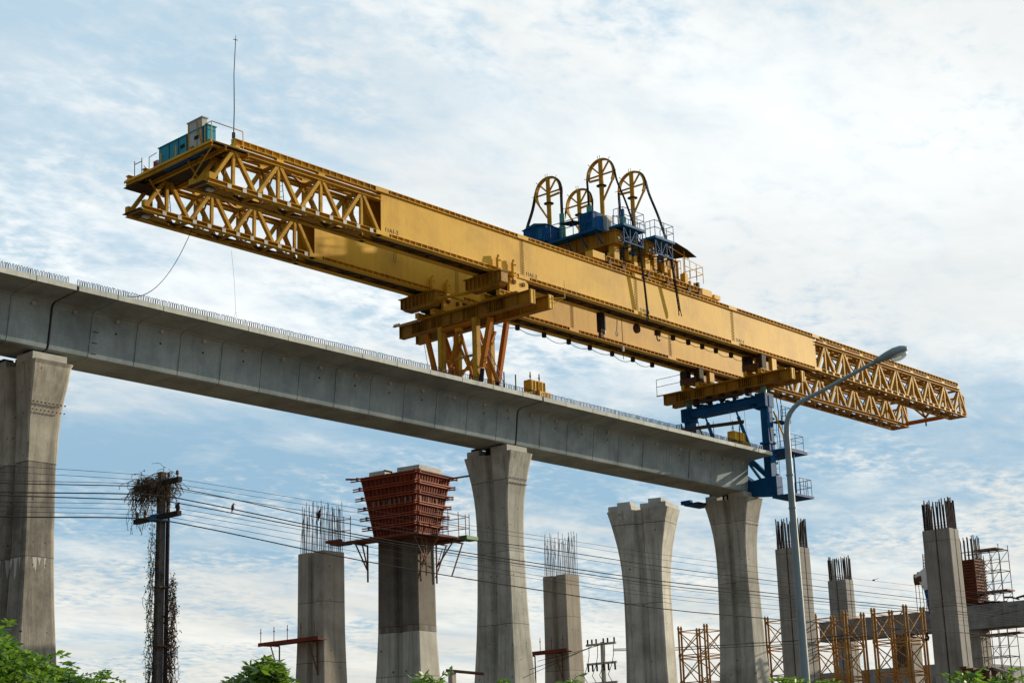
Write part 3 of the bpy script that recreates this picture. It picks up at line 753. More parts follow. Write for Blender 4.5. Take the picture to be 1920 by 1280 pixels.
for p,q,w in (((68.35,66.35,28.25),(68.35,65.25,24.2),.27),((70.35,66.9,28.3),(70.35,65.5,24.2),.27),((68.35,61.2,28.2),(68.4,62.0,25.4),.30),((70.45,61.85,28.4),(70.45,62.65,25.0),.30)):
    MB().bar(p,q,w,w*.8,(1,0,0)).build('raking_strut','orange_steel',ta)
for p,q in (((68.4,61.98,25.35),(68.4,62.1,24.6)),((70.45,62.65,25.0),(70.45,62.8,24.2))):
    MB().tube(p,q,.13,10).build('strut_foot','rebar_black',ta)
for p,q in (((68.3,63.75,28.0),(68.3,65.0,24.0)),((68.3,63.6,28.0),(68.3,62.45,24.3)),((70.35,65.2,24.1),(70.35,64.1,27.9)),((70.35,62.9,24.1),(70.35,64.0,27.9)),((68.4,62.3,25.2),(70.3,62.6,28.0)),((68.4,62.3,28.0),(70.3,62.6,25.0)),((68.5,65.0,25),(70.3,65.3,28)),((68.5,65.0,28),(70.3,65.3,25))):
    MB().bar(p,q,.14,.12,(1,0,0)).build('diagonal_brace','orange_steel',ta)
MB().tube((68.3,62.5,28.2),(68.3,65.0,28.2),.16,10).build('tie_tube','orange_steel',ta)
MB().box(68.2,68.45,63.45,63.9,27.85,28.08).build('gusset','lattice_yellow',ta)
for p,q in (((68.5,62.3,24.0),(70.3,65.6,27.9)),((70.3,62.9,27.9),(68.5,65.1,24.2)),((68.45,62.5,26.3),(68.45,65.0,26.3)),((70.4,63.2,26.2),(70.4,65.6,26.2))):
    MB().bar(p,q,.12,.12,(1,0,0)).build('diagonal_brace','lattice_yellow',ta)
for z,x in ((24.7,68.35),(24.7,70.35),(24.25,68.35)): MB().bar((x,62.4,z),(x,65.1,z+.0),.14,.14).build('tie_beam','orange_steel',ta)
MB().box(67.4,71.3,61.7,62.0,23.85,24.05).build('sole_beam','orange_steel',ta); MB().box(67.4,71.3,64.9,65.2,23.85,24.05).build('sole_beam','orange_steel',ta)
# rail at the near end of the beams
b=MB(); b.bar((70.3,58.05,zAt-.12),(70.75,57.6,zAt-.12),.05,.05); b.bar((70.3,58.1,zA+.3),(70.7,57.65,zAt-.15),.03,.03); b.tube((70.75,57.6,zAt-.15),(70.75,57.6,zAt+.9),.02,5); b.build('outrigger','yellow_steel',ta)
# ladder leaning on that frame
lt=thing('ladder',(68.9,61.0,23.9),'thin metal ladder leaning against the orange raking struts','ladder')
LA=at(938,718,1,61.0); LB=at(905,642,1,62.0)
for dx_ in(0,.35):
    MB().tube(LA+Vector((dx_,0,0)),LB+Vector((dx_,0,0)),.026,5).build('stile','scaffold_steel',lt)
for k in range(11):
    a=LA.lerp(LB,(k+.7)/12); MB().tube(a,a+Vector((.35,0,0)),.014,4).build('rung','scaffold_steel',lt)
# ---------------- blue frame at the free end
tb=thing('support_frame',(96.1,CY,20.6),'blue portal support frame with yellow crossbeams at the free end of the deck','support frame')
zBb,zBt=28.42,29.12
crossbeam(tb,95.2,57.85,68.6,zBb,zBt,groups=(59.9,61.2,65.2,66.5)); crossbeam(tb,96.45,57.85,68.75,zBb,zBt)
for y0,y1 in((59.85,61.45),(65.1,66.75)): bogie(tb,94.9,y0,y1,zBt,dark=True)
MB().box(94.85,95.0,58.2,69.1,zBt+.003,zBt+.05).build('toe_board','lattice_yellow',tb)
rails(tb,[(94.95,69.1,zBt+.05),(94.95,66.9,zBt+.05)],1.2,'scaffold_steel',1,.022)
for y in(60.6,66.9): MB().tube((95.75,y,27.9),(95.75,y,zBb),.22,14).build('screw_jack','jack_green',tb)
b=MB(); b.box(95.35,96.2,60.9,66.6,27.25,27.72); b.build('portal_beam','blue_steel',tb)
b=MB(); b.box(95.33,95.38,61.0,66.5,27.32,27.36); b.box(95.2,96.35,60.7,66.8,27.72,27.77); b.box(95.2,96.35,61.3,66.2,27.2,27.249); b.build('portal_flange','blue_steel',tb)
for y in(60.55,66.95):
    b=MB(); b.box(95.25,96.3,y-.36,y+.36,26.95,27.9); 
    for k in range(4): b.box(95.18,95.249,y-.3+k*.2-.02,y-.3+k*.2+.02,27.0,27.85)
    b.build('head_box','blue_steel',tb)
    z0=20.9 if y<62 else 22.2
    b=MB(); b.box(95.5,96.0,y-.28,y+.28,z0,26.95); b.box(95.42,96.08,y-.33,y-.281,z0,26.94); b.build('leg','blue_steel',tb)
    MB().box(96.001,96.10,y-.20,y+.05,24.6 if y<62 else 23.9,26.7).build('guide_plate','white_plastic',tb)
    b=MB(); b.box(95.35,96.2,y-.4,y+.4,24.35,24.5); b.build('collar','blue_steel',tb)
MB().bar((95.6,61.0,26.9),(95.6,61.6,27.25),.4,.2).build('knee','blue_steel',tb)
for ya,yb in ((62.0,62.35),(64.6,64.9)):
    a=Vector((95.0,ya+.55,27.2)); c=Vector((95.0,yb-.9,23.9))
    MB().tube(a,a.lerp(c,.25),.07,8).build('prop_rod','blue_steel',tb); MB().tube(a.lerp(c,.22),c,.13,10).build('prop','blue_steel',tb)
for ya,yb in ((66.3,65.2),(60.0,58.9)):
    MB().bar((95.9,ya,26.6),(95.9,yb,24.0 if ya>62 else 23.6),.10,.10).build('raking_strut','lattice_yellow',tb)
def walkway(parent,x0,x1,y0,y1,z,mat='blue_steel',h=1.0):
    MB().box(x0,x1,y0,y1,z-.06,z).build('walkway',mat,parent)
    rails(parent,[(x0+.03,y0+.03,z),(x1-.03,y0+.03,z),(x1-.03,y1-.03,z)],h,'blue_steel',2,.022)
walkway(tb,95.9,97.1,59.4,60.2,25.9); walkway(tb,96.1,98.2,59.2,61.2,24.0); walkway(tb,95.3,95.5,67.4,67.9,25.9)
MB().box(96.0,98.4,59.1,61.6,23.72,23.92).build('walkway_beam','blue_steel',tb)
rails(tb,[(95.0,68.4,25.0),(95.0,67.5,25.0)],1.1,'blue_steel',2,.022)
# lower cradle below the deck end
b=MB(); b.prism([(63.9,21.9),(62.7,21.0),(60.2,20.75),(59.9,20.75),(59.9,22.05),(60.9,22.05),(61.9,21.95),(62.6,22.5),(63.9,22.9)],[lambda p:(95.45,p[0],p[1]),lambda p:(96.2,p[0],p[1])]); b.build('lower_cradle','blue_steel',tb)
MB().bar((95.8,60.7,22.1),(95.8,62.6,24.0),.3,.3,(1,0,0)).build('raking_strut','blue_steel',tb)
MB().bar((95.8,61.4,22.1),(95.8,62.3,23.4),.16,.16,(1,0,0)).build('raking_strut','light_blue_steel',tb)
MB().box(95.4,98.0,58.6,60.3,20.55,20.70).build('lower_platform','blue_steel',tb)
MB().box(93.4,95.2,65.0,66.2,20.6,20.75).build('far_platform','blue_steel',tb)
MB().box(93.3,93.6,65.6,66.4,20.7,20.95).build('bracket','blue_steel',tb)
rails(tb,[(96.4,58.7,20.7),(97.9,58.7,20.7),(97.9,60.0,20.7)],1.15,'blue_steel',3,.024)
MB().tube((96.9,59.3,20.7),(96.9,59.3,23.7),.06,8).build('post','light_blue_steel',tb)
for x_,y_ in ((95.6,63.4),(95.6,62.2)):
    MB().poly([(x_,y_,27.2),(x_+.1,y_,25.5),(x_,y_,24.1)],.014,4).build('tie_rope','white_plastic',tb)
for i in range(14):
    y=61.0+i*.42; x=95.3+random.uniform(0,.6); MB().box(x,x+random.uniform(.12,.35),y,y+random.uniform(.1,.3),27.775,27.78+random.uniform(.08,.35)).build('fitting',random.choice(['blue_steel','rebar_black','walkway_steel']),tb)
for y in(59.7,60.0,67.3):
    MB().poly([(96.3,y,27.9),(96.45,y-.05,26.6),(96.35,y,25.4),(96.5,y,24.0)],.03,5).build('hydraulic_hose','black_cable',tb)
for z in(21.4,22.2,23.0,25.0,26.1): MB().box(96.141 if z>24 else 96.001,96.30,60.2,60.62,z,z+.12).build('cleat','blue_steel',tb)
for k in range(12): MB().tube((96.35,60.15,20.9+k*.45),(96.35,60.5,20.9+k*.45),.014,4).build('rung','blue_steel',tb)
for y in(60.15,60.5): MB().tube((96.35,y,20.7),(96.35,y,26.4),.02,5).build('ladder_stile','blue_steel',tb)
MB().box(95.0,95.3,62.0,65.4,28.0,28.15).build('packing_beam','walkway_steel',tb)
for i in range(5): MB().box(95.1,95.5,61.4+i*1.1,61.7+i*1.1,27.9,28.38).build('packing_block','rebar_black',tb)
# ------------------------------------------------------------------ lifting frames on the deck
def lifter(x,y,label,roof):
    t=thing('lifting_beam',(x,y,23.8),label,'lifting frame','yellow lifting beams on the deck')
    b=MB(); b.prism([(-2.2,.12),(0,.12),(1.1,.12),(1.1,.55),(.1,.55),(-.4,.42),(-2.2,.2)],[lambda p:(x+p[0],y,23.8+p[1]),lambda p:(x+p[0],y+.5,23.8+p[1])]); b.build('bed','lattice_yellow',t)
    b=MB(); b.box(x-.25,x+.2,y-.05,y+.55,24.36,24.95); b.box(x+.45,x+.95,y-.05,y+.55,24.36,24.95); b.box(x-.3,x+1.0,y,y+.5,24.951,24.99)
    for k in range(5): b.box(x-.28+k*.3,x-.26+k*.3,y-.1,y-.051,24.4,24.94)
    b.build('head_box','yellow_steel',t)
    b=MB(); b.box(x+.3,x+1.3,y-.2,y+.7,24.05,24.35); b.build('end_box','yellow_steel',t)
    for xx in(x-.05,x+.75):
        MB().tube((xx,y+.2,24.99),(xx,y+.2,25.5),.035,6).build('threaded_bar','rusty_steel',t); MB().tube((xx,y+.2,25.2),(xx,y+.2,25.3),.06,8).build('nut','scaffold_steel',t)
    if roof:
        MB().bar((x-1.6,y+3.4,25.4),(x+.9,y-.1,25.75),1.0,.05).build('canopy','walkway_steel',t)
        for xx,yy in((x-.9,y+2.4),(x+.4,y+.5),(x-.3,y+1.6)): MB().tube((xx,yy,23.9),(xx,yy,25.9),.025,5).build('canopy_post','rusty_steel',t)
    return t
lifter(71.6,60.9,'small yellow lifting beam with two threaded bars on the deck over the middle joint',False)
lifter(92.9,61.2,'yellow lifting beam under a dark canopy inside the blue frame',True)
for x,y in ((68.9,60.8),(69.9,60.8)):
    t=tag(MB().tube((x,y,23.8),(x,y,25.0),.04,6).build('steel_post','rusty_steel'),'','post','rusty posts on the deck'); t['label']='thin rusty post beside the ladder foot' if x<69.5 else 'thin rusty post beside the small yellow lifting beam'
# ------------------------------------------------------------------ winch trolley
tr=thing('winch_trolley',(81,CY,33.2),'blue and yellow winch trolley with platforms riding on top of the girders','trolley')
for ys in ((59.95,60.35),(66.25,66.65)):
    b=MB(); y=sum(ys)/2
    b.ibeam((77.9,y,33.62),(88.0,y,33.62),.34,.40,.03,.4)
    b.build('end_truck','yellow_steel',tr)
    for x in (78.2,79.6,82.2,84.3,86.6,87.8):
        MB().tube((x,y-.25,33.40),(x,y+.25,33.40),.17,12).build('wheel','rusty_steel',tr)
    for x in (79.0,80.9,82.1,84.8,86.4):
        MB().box(x-.16,x+.16,ys[0],ys[1],33.80,33.8+random.uniform(.45,.8)).build('pedestal','yellow_steel',tr)
for x in (78.5,81.7):
    b=MB(); b.box(x,x+.9,59.7,66.9,34.75,35.55); b.box(x-.1,x+1.0,59.6,67.0,34.70,34.749); b.box(x-.1,x+1.0,59.6,67.0,35.551,35.6)
    for k in range(8): b.box(x-.09,x-.001,60.2+k*.85,60.24+k*.85,34.75,35.55)
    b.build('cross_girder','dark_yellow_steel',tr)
    for y in(60.15,66.45): MB().box(x+.2,x+.7,y-.22,y+.22,33.8,34.7).build('saddle','yellow_steel',tr)
    for k in range(5): MB().bar((x-.05,60.7+k*1.2,34.9),(x-.65,60.7+k*1.2,35.62),.07,.07).build('platform_bracket','blue_steel',tr)
# blue working deck along the first cross girder
MB().box(77.75,79.6,60.5,66.3,35.62,35.76).build('working_deck','blue_steel',tr)
rails(tr,[(77.8,66.2,35.76),(77.8,60.55,35.76)],1.05,'blue_steel',6,.028)
MB().box(80.9,83.4,61.0,66.0,35.62,35.72).build('working_deck','blue_steel',tr)
rails(tr,[(79.5,60.55,35.76),(80.8,60.3,35.76),(82.6,60.3,35.76)],1.2,'blue_steel',3,.026)
# outboard platforms with little trusses
for x0,x1,z in ((78.7,80.95,35.95),(82.0,84.1,35.9)):
    MB().box(x0,x1,59.1,60.3,z-.16,z).build('outboard_platform','light_blue_steel',tr)
    b=MB(); zl=z-1.15
    for y in(59.25,60.1):
        b.bar((x0+.1,y,zl),(x1-.1,y,zl),.08,.08)
        for k in range(4):
            xx=x0+.15+k*(x1-x0-.3)/3; b.bar((xx,y,zl),(xx,y,z-.16),.06,.06)
            if k<3: b.bar((xx,y,zl),(xx+(x1-x0-.3)/3,y,z-.16),.05,.05) if k%2 else b.bar((xx,y,z-.16),(xx+(x1-x0-.3)/3,y,zl),.05,.05)
    for k in range(4):
        xx=x0+.15+k*(x1-x0-.3)/3; b.bar((xx,59.25,zl),(xx,60.1,zl),.06,.06)
        b.bar((xx,59.25,zl),(xx,60.1,z-.2),.05,.05)
    b.build('platform_truss','blue_steel',tr)
    rails(tr,[(x0+.05,59.9,z),(x0+.05,59.15,z),(x1-.05,59.15,z),(x1-.05,60.2,z)],1.05,'blue_steel',2,.024)
# cabinets
b=MB(); b.box(77.7,79.2,64.6,66.5,35.9,37.0); b.prism([(64.5,37.0),(66.6,37.0),(65.5,37.25)],[lambda p:(77.6,p[0],p[1]),lambda p:(79.3,p[0],p[1])]); b.build('machine_house','blue_steel',tr)
b=MB()
for k in range(3): b.box(77.67,77.699,64.7+k*.62,64.75+k*.62,35.95,36.95)
b.box(77.67,77.699,64.62,66.48,36.88,36.96); b.box(77.66,77.699,64.85,65.25,36.1,36.8); b.build('house_frame','light_blue_steel',tr)
b=MB(); b.box(78.0,79.0,60.95,62.05,35.77,37.05); b.build('control_cabinet','blue_steel',tr)
b=MB(); 
for y in(61.0,61.4,62.0): b.box(77.965,77.999,y-.03,y+.03,35.77,37.05)
for z in(35.8,36.35,37.0): b.box(77.96,77.964,60.95,62.05,z-.025,z+.03)
for k in range(6): b.box(77.97,77.999,61.5,61.9,35.95+k*.06,35.98+k*.06)
b.build('cabinet_frame','light_blue_steel',tr)
MB().box(79.1,79.75,60.7,61.4,35.77,36.95).build('glass_screen','white_plastic',tr)
MB().bar((78.0,62.1,36.6),(78.6,63.7,36.9),1.0,.04).build('canopy','dark_timber',tr)
# green jacks
for (x,y,z0,z1,r) in ((79.2,64.42,35.77,37.1,.26),(79.2,64.42,37.101,38.0,.19),(79.35,62.27,36.6,38.0,.19),(79.8,59.95,35.96,36.75,.2)):
    MB().tube((x,y,z0),(x,y,z1),r,14).build('jack','jack_green',tr)
b=MB(); b.poly([(79.8,59.95,36.75),(79.8,59.95,37.3)],.11,8); b.build('jack_rod','light_blue_steel',tr)
# small machinery on the trucks
for k,(x0,x1,y0,y1,z0,z1,mm) in enumerate(((79.5,81.6,60.9,62.6,33.9,35.2,'walkway_steel'),(79.6,81.4,63.0,65.4,34.2,35.4,'rusty_steel'),(82.8,84.5,61.0,63.0,33.9,35.1,'walkway_steel'),(76.6,77.8,60.0,60.6,33.45,33.9,'yellow_steel'),(88.2,89.3,60.0,60.5,33.42,33.85,'yellow_steel'),(89.6,90.3,60.0,60.4,33.42,33.7,'yellow_steel'))):
    MB().box(x0,x1,y0,y1,z0,z1).build('machinery',mm,tr)
for (x,y,z,r_,L_) in ((80.0,63.4,36.2,.42,1.3),(80.9,61.4,36.15,.35,.8),(82.6,63.5,36.2,.4,1.5)):
    MB().tube((x,y,z),(x,y+L_,z),r_,16).build('drum','rusty_steel',tr)
    for yy in(y-.04,y+L_): MB().tube((x,yy,z),(x,yy+.04,z),r_+.12,16).build('drum_flange','blue_steel',tr)
for k in range(7):
    x=79.0+.9*k; MB().poly([(x,59.6+.1*(k%3),35.8),(x+.1,59.4,34.9),(x+.35,59.7,34.4),(x+.6,59.9,34.9)],.022,4).build('loose_hose','black_cable',tr)
for i in range(46):
    x=78.2+i*.215; h=random.uniform(.08,.42); y_=59.92+random.uniform(0,.35); MB().box(x,x+random.uniform(.06,.2),y_,y_+random.uniform(.08,.3),33.8,33.82+h).build('fitting',random.choice(['yellow_steel','dark_yellow_steel','lattice_yellow','walkway_steel']),tr)
for x in(80.3,80.65): MB().tube((x,60.0,34.5),(x+.3,60.0,34.55),.11,10).build('motor','blue_steel',tr)
MB().box(84.6,86.4,60.6,62.8,34.1,35.5).build('winch_house','dark_yellow_steel',tr)
b=MB(); 
for k in range(4): b.box(84.55+k*.6,84.62+k*.6,60.55,60.599,34.1,35.5)
b.box(84.5,86.5,60.5,60.54,35.4,35.5); b.build('winch_frame','yellow_steel',tr)
for x,z in((80.4,35.4),(83.1,35.3),(84.2,35.2)):
    b=MB(); b.box(x-.15,x+.15,60.0,60.3,34.07,z); b.box(x-.3,x+.3,59.9,60.4,z,z+.06); b.build('post','yellow_steel',tr)
rails(tr,[(86.2,60.0,34.4),(88.4,60.0,34.2),(88.4,61.6,34.2)],1.15,'yellow_steel',3,.026)
rails(tr,[(86.2,61.6,34.7),(87.6,61.2,34.7)],1.2,'yellow_steel',2,.026)
b=MB(); b.prism([(0,36.9),(.9,36.95),(2.0,36.75),(2.9,36.45),(2.88,36.42),(2.0,36.70),(.9,36.9),(0,36.86)],[lambda p:(84.9+p[0]*1.15,60.3,p[1]-.35),lambda p:(84.9+p[0]*1.15,61.5,p[1]-.1),lambda p:(84.9+p[0]*1.1,62.8,p[1])]); b.build('tarpaulin','dark_timber',tr)
for x,y in((85.4,60.5),(87.2,60.6),(87.0,62.4)): MB().tube((x,y,34.2),(x,y,36.6),.04,6).build('canopy_post','lattice_yellow',tr)
b=MB(); b.bar((84.9,60.5,36.3),(87.9,60.7,36.0),.05,.05); b.bar((84.9,62.6,36.6),(87.9,62.6,36.3),.05,.05); b.build('canopy_bar','lattice_yellow',tr)
# tall cable reels
def reel(x,y,zc,base,label,hose,sgn):
    t=thing('cable_reel_mast',(x,y,base),label,'cable guide','cable guides standing on the trolley')
    MB().tube((x,y,base),(x,y,zc+1.0),.15,12).build('mast','lattice_yellow',t)
    Rr=1.06; a0,a1=(-8,212) if sgn>0 else (-32,188)
    arc=[]; b=MB(); n=26
    A=[R(a0+(a1-a0)*i/n) for i in range(n+1)]
    # angle 0 points towards -Y (the near side)
    for A0,A1 in zip(A[:-1],A[1:]):
        p=lambda a,r_,xx:(x+xx,y-r_*math.cos(a),zc+r_*math.sin(a))
        vs=[p(A0,Rr-.06,-.13),p(A1,Rr-.06,-.13),p(A1,Rr-.06,.13),p(A0,Rr-.06,.13),p(A0,Rr+.02,-.13),p(A1,Rr+.02,-.13),p(A1,Rr+.02,.13),p(A0,Rr+.02,.13)]
        b.hexa(vs)
    b.build('rim','lattice_yellow',t)
    b=MB()
    for dg in ((0,180,50,135) if 1 else ()):
        a=R(dg); b.bar((x,y,zc),(x,y-Rr*math.cos(a),zc+Rr*math.sin(a)),.09,.09,(1,0,0))
    s=-1 if sgn>0 else 1
    b.bar((x+.0,y,zc-.28),(x,y+sgn*-.95,zc-.22),.12,.1,(1,0,0))
    b.build('spokes','lattice_yellow',t)
    aa=R(a0 if sgn<0 else a1)
    MB().bar((x,y-Rr*math.cos(aa),zc+Rr*math.sin(aa)),(x,y,zc-1.9),.10,.10,(1,0,0)).build('stay','lattice_yellow',t)
    MB().tube((x,y,zc-.75),(x,y,zc-.72),.34,12).build('collar','walkway_steel',t)
    for dg in(0,50,88,96,135,180):
        a=R(dg); b=MB()
        for xx in(-.11,.11): b.tube((x+xx,y-(Rr+.0)*math.cos(a),zc+(Rr+.0)*math.sin(a)),(x+xx,y-(Rr+.26)*math.cos(a),zc+(Rr+.26)*math.sin(a)),.02,4) if xx<0 else None
        b.build('guide_pin','rusty_steel',t)
    return t
reel(79.35,61.2,39.84,35.7,'tallest-looking yellow cable guide wheel, its cables dropping over the near girder',None,-1)
reel(82.6,61.2,39.84,36.0,'yellow cable guide wheel farthest along the trolley, cables falling behind blue rails',None,-1)
reel(79.2,65.5,39.74,36.4,'yellow cable guide wheel above the blue machine house',None,1)
reel(82.4,65.5,39.74,36.0,'lower-looking yellow cable guide wheel half hidden behind the blue cabinet',None,1)
def hose(label,paths,r=.05,x=0):
    t=thing('hose_bundle',paths[0][0],label,'hose','hoses draped over the cable guides')
    for j in range(4):
        ox,oy=random.uniform(-.08,.08),random.uniform(-.05,.05)
        for P_ in paths:
            pts=[]
            P=[Vector(p) for p in P_]
            for i in range(len(P)-1):
                p0=P[max(i-1,0)];p1=P[i];p2=P[i+1];p3=P[min(i+2,len(P)-1)]
                for k in range(6):
                    u=k/6; pts.append(.5*((2*p1)+(p2-p0)*u+(2*p0-5*p1+4*p2-p3)*u*u+(3*p1-p0-3*p2+p3)*u**3)+Vector((ox,oy,0)))
            pts.append(P[-1]+Vector((ox*2.2,oy,random.uniform(-.5,.3))))
            MB().poly(pts,r,6).build('hose','black_cable',t)
def arcp(x,y,zc,a0,a1,n=5,Rr=1.1): return [(x,y-Rr*math.cos(R(a0+(a1-a0)*i/n)),zc+Rr*math.sin(R(a0+(a1-a0)*i/n))) for i in range(n+1)]
hose('black hoses looped over the tallest guide wheel and down the near girder web',[[(79.35,62.27,38.0),(79.35,62.29,39.0)]+arcp(79.35,61.2,39.84,180,10)+[(79.5,60.0,39.1),(80.0,59.72,37.6),(80.7,59.55,35.4),(81.2,59.6,33.0),(81.5,59.65,30.6)]],.036)
hose('black hoses looped over the last guide wheel and down beside the outboard platform',[[(82.6,62.28,36.4),(82.6,62.29,38.6)]+arcp(82.6,61.2,39.84,180,10)+[(82.8,60.0,39.1),(83.4,59.72,37.4),(84.1,59.55,35.2),(84.6,59.6,33.0),(84.95,59.65,31.4)]],.034)
hose('black hoses over the guide wheel by the machine house and down behind the girder',[[(79.2,64.42,38.0),(79.2,64.42,39.2)]+arcp(79.2,65.5,39.74,0,165)+[(79.0,66.75,38.8),(78.5,66.95,37.2),(77.9,67.1,34.6),(77.5,67.1,31.0)]],.036)
hose('black hoses over the half hidden guide wheel behind the blue cabinet',[[(82.4,64.42,37.2),(82.4,64.42,39.2)]+arcp(82.4,65.5,39.74,0,165)+[(82.2,66.75,38.8),(81.7,66.95,37.2),(81.2,67.2,34.6)]],.034)
# ------------------------------------------------------------------ rear platform, generator, mast
tp=thing('rear_platform',(47.8,63.3,32.73),'dark steel platform across the trailing ends of both girders','platform')
MB().box(46.9,49.3,59.7,66.6,32.725,32.76).build('floor_plate','walkway_steel',tp)
b=MB()
for x in(46.95,47.8,49.2): b.ibeam((x,59.7,32.60),(x,66.6,32.60),.20,.14,.02)
b.build('floor_beams','lattice_yellow',tp)
b=MB(); b.box(46.84,46.898,59.65,66.65,32.66,32.77); b.build('toe_board','yellow_steel',tp)
b=MB(); b.add([(46.9,65.6,32.40),(46.85,66.7,32.40),(48.6,66.7,32.40),(49.4,65.6,32.40),(46.9,65.6,32.43),(46.85,66.7,32.43),(48.6,66.7,32.43),(49.4,65.6,32.43)],[(3,2,1,0),(4,5,6,7),(0,1,5,4),(1,2,6,5),(2,3,7,6),(3,0,4,7)]); b.build('wing_plate','walkway_steel',tp)
for y in(61.9,65.0): MB().bar((47.2,y,32.48),(48.1,y+.3,31.8),.09,.09).build('knee_brace','dark_yellow_steel',tp)
rails(tp,[(46.95,65.9,32.76),(46.95,65.3,32.76)],.9,'walkway_steel',1,.022,(.8,))
rails(tp,[(46.95,60.25,32.79),(46.95,59.75,32.79),(48.9,59.75,32.79)],1.0,'yellow_steel',1,.025,(1.0,))
MB().bar((47.2,61.6,31.4),(47.1,59.9,32.6),.05,.05).build('floor_brace','lattice_yellow',tp)
tg=thing('generator',(47.7,61.9,32.8),'long teal generator box on the rear platform','generator')
MB().box(47.35,47.85,60.1,63.95,32.80,33.84).build('housing','teal_paint',tg)
MB().box(47.3,47.9,60.05,64.0,33.841,33.88).build('roof','teal_paint',tg)
b=MB()
for y in(60.9,61.6,62.35,63.1): b.box(47.33,47.349,y-.012,y+.012,32.9,33.8)
for y,z in((62.1,33.35),(61.0,33.45)): b.box(47.335,47.349,y-.22,y+.12,z-.1,z+.1)
b.box(47.334,47.349,61.56,61.72,32.9,33.8); b.box(47.334,47.349,60.4,60.43,32.9,33.8)
b.build('vents','rebar_black',tg)
MB().box(47.33,47.87,60.08,63.97,32.765,32.799).build('skid','blue_steel',tg)
b=MB()
for y in (63.6,62.4): b.tube((47.2,y,32.79),(47.2,y,33.45),.03,6)
b.build('fuel_pipe','yellow_steel',tg)
tcb=thing('electric_cabinet',(47.1,61.0,32.8),'tall pale grey cabinet standing beside the teal generator','cabinet')
MB().box(46.98,47.28,60.5,61.6,32.8,34.25).build('housing','grey_panel',tcb)
MB().box(46.93,47.32,60.44,61.66,34.251,34.31).build('cap','grey_panel',tcb)
b=MB(); b.box(46.955,46.979,61.52,61.6,32.8,34.2); b.box(46.955,46.979,60.5,60.56,32.8,34.2); b.bar((46.95,60.95,34.2),(46.95,60.55,32.85),.04,.04); b.build('frame','lattice_yellow',tcb)
MB().box(46.97,47.3,64.2,64.65,32.8,33.45).build('x','red_paint') if False else None
tq=thing('fuel_tank',(47.3,64.5,32.8),'small red tank at the far end of the teal generator','tank')
MB().box(47.1,47.5,64.2,64.55,32.8,33.25).build('body','red_paint',tq)
MB().sphere((47.05,64.05,33.05),.09,10,7,1,1.5,.8).build('lamp_head','white_plastic',tq)
b=MB(); b.poly([(47.1,64.9,32.8),(47.1,64.9,33.6),(47.1,64.3,33.65)],.02,5); b.poly([(47.0,65.1,32.3),(47.2,64.9,32.8),(47.0,65.2,33.2)],.02,4); b.poly([(47.0,64.9,32.3),(47.0,65.25,32.9)],.02,4); b.build('guard_rail','walkway_steel',tq)
ma=thing('antenna_mast',(48.45,59.95,33.2),'tall thin black mast standing on the rear of the near girder','mast')
MB().poly([(48.45,59.95,33.2),(48.47,59.95,34.8),(48.42,59.95,36.6),(48.5,59.95,38.6)],.028,6,.018).build('pole','rebar_black',ma)
b=MB(); b.tube((48.35,59.95,38.45),(48.62,59.95,38.5),.02,4); b.tube((48.5,59.95,38.5),(48.5,59.95,38.75),.012,4); b.build('tip','rebar_black',ma)
MB().box(48.39,48.51,59.89,60.01,33.2,33.5).build('socket','walkway_steel',ma)
for o_ in (tp,tg,tcb,tq):
    yy=o_.location.y; o_.location.z-=.17+(yy-59.8)*.034; o_.rotation_euler=(R(-2.0),0,0)
tg.location.x-=.36; tg.location.z-=.12
la=thing('ladder',(49.0,66.2,30.8),'small dark ladder inside the trailing nose of the far girder','ladder')
for y in(65.7,66.1): MB().tube((49.1,y,30.8),(48.9,y,32.6),.02,5).build('stile','walkway_steel',la)
for k in range(6): MB().tube((49.08-.03*k,65.7,31.0+.28*k),(49.08-.03*k,66.1,31.0+.28*k),.014,4).build('rung','walkway_steel',la)
lb=thing('ladder',(52.3,61.0,30.8),'small dark ladder inside the trailing nose of the near girder','ladder')
for y in(60.5,60.95): MB().tube((52.2,y,30.8),(52.0,y,32.4),.02,5).build('stile','walkway_steel',lb)
for k in range(5): MB().tube((52.18-.03*k,60.5,31.0+.28*k),(52.18-.03*k,60.95,31.0+.28*k),.014,4).build('rung','walkway_steel',lb)
o=MB().poly([Vector((50.6,65.9,30.5)).lerp(Vector((42.9,60.5,24.1)),i/14)+Vector((0,0,-1.1*4*(i/14)*(1-i/14))) for i in range(15)],.02,4).build('rope','black_cable'); tag(o,'dark rope sagging from the trailing girder end down to the deck edge','rope')
a=at(434,470,1,66.6); c=at(442,585,1,66.6)
o=MB().poly([a,a.lerp(c,.5)+Vector((.05,0,0)),c,c+Vector((.1,0,-.25)),c+Vector((-.1,0,-.3)),c],.008,4).build('string','scaffold_steel'); tag(o,'thin pale string with a knot hanging under the far girder lattice','string')
a=at(740,470,1,65.0); o=MB().poly([a,a+Vector((.05,0,-.6)),a+Vector((.0,0,-.75)),a+Vector((-.12,0,-.6)),a+Vector((-.08,0,-.1)),a+Vector((.15,0,-.15)),a+Vector((.12,0,-.5))],.014,4).build('wire_loop','rebar_black'); tag(o,'thin wire loop hanging against the far girder web','wire')
o=MB().poly([at(795,643,0,69),at(803,690,0,69)],.02,4).build('drop_line','scaffold_steel'); tag(o,'thin pale line hanging from the yellow crossbeam to the deck edge','rope')
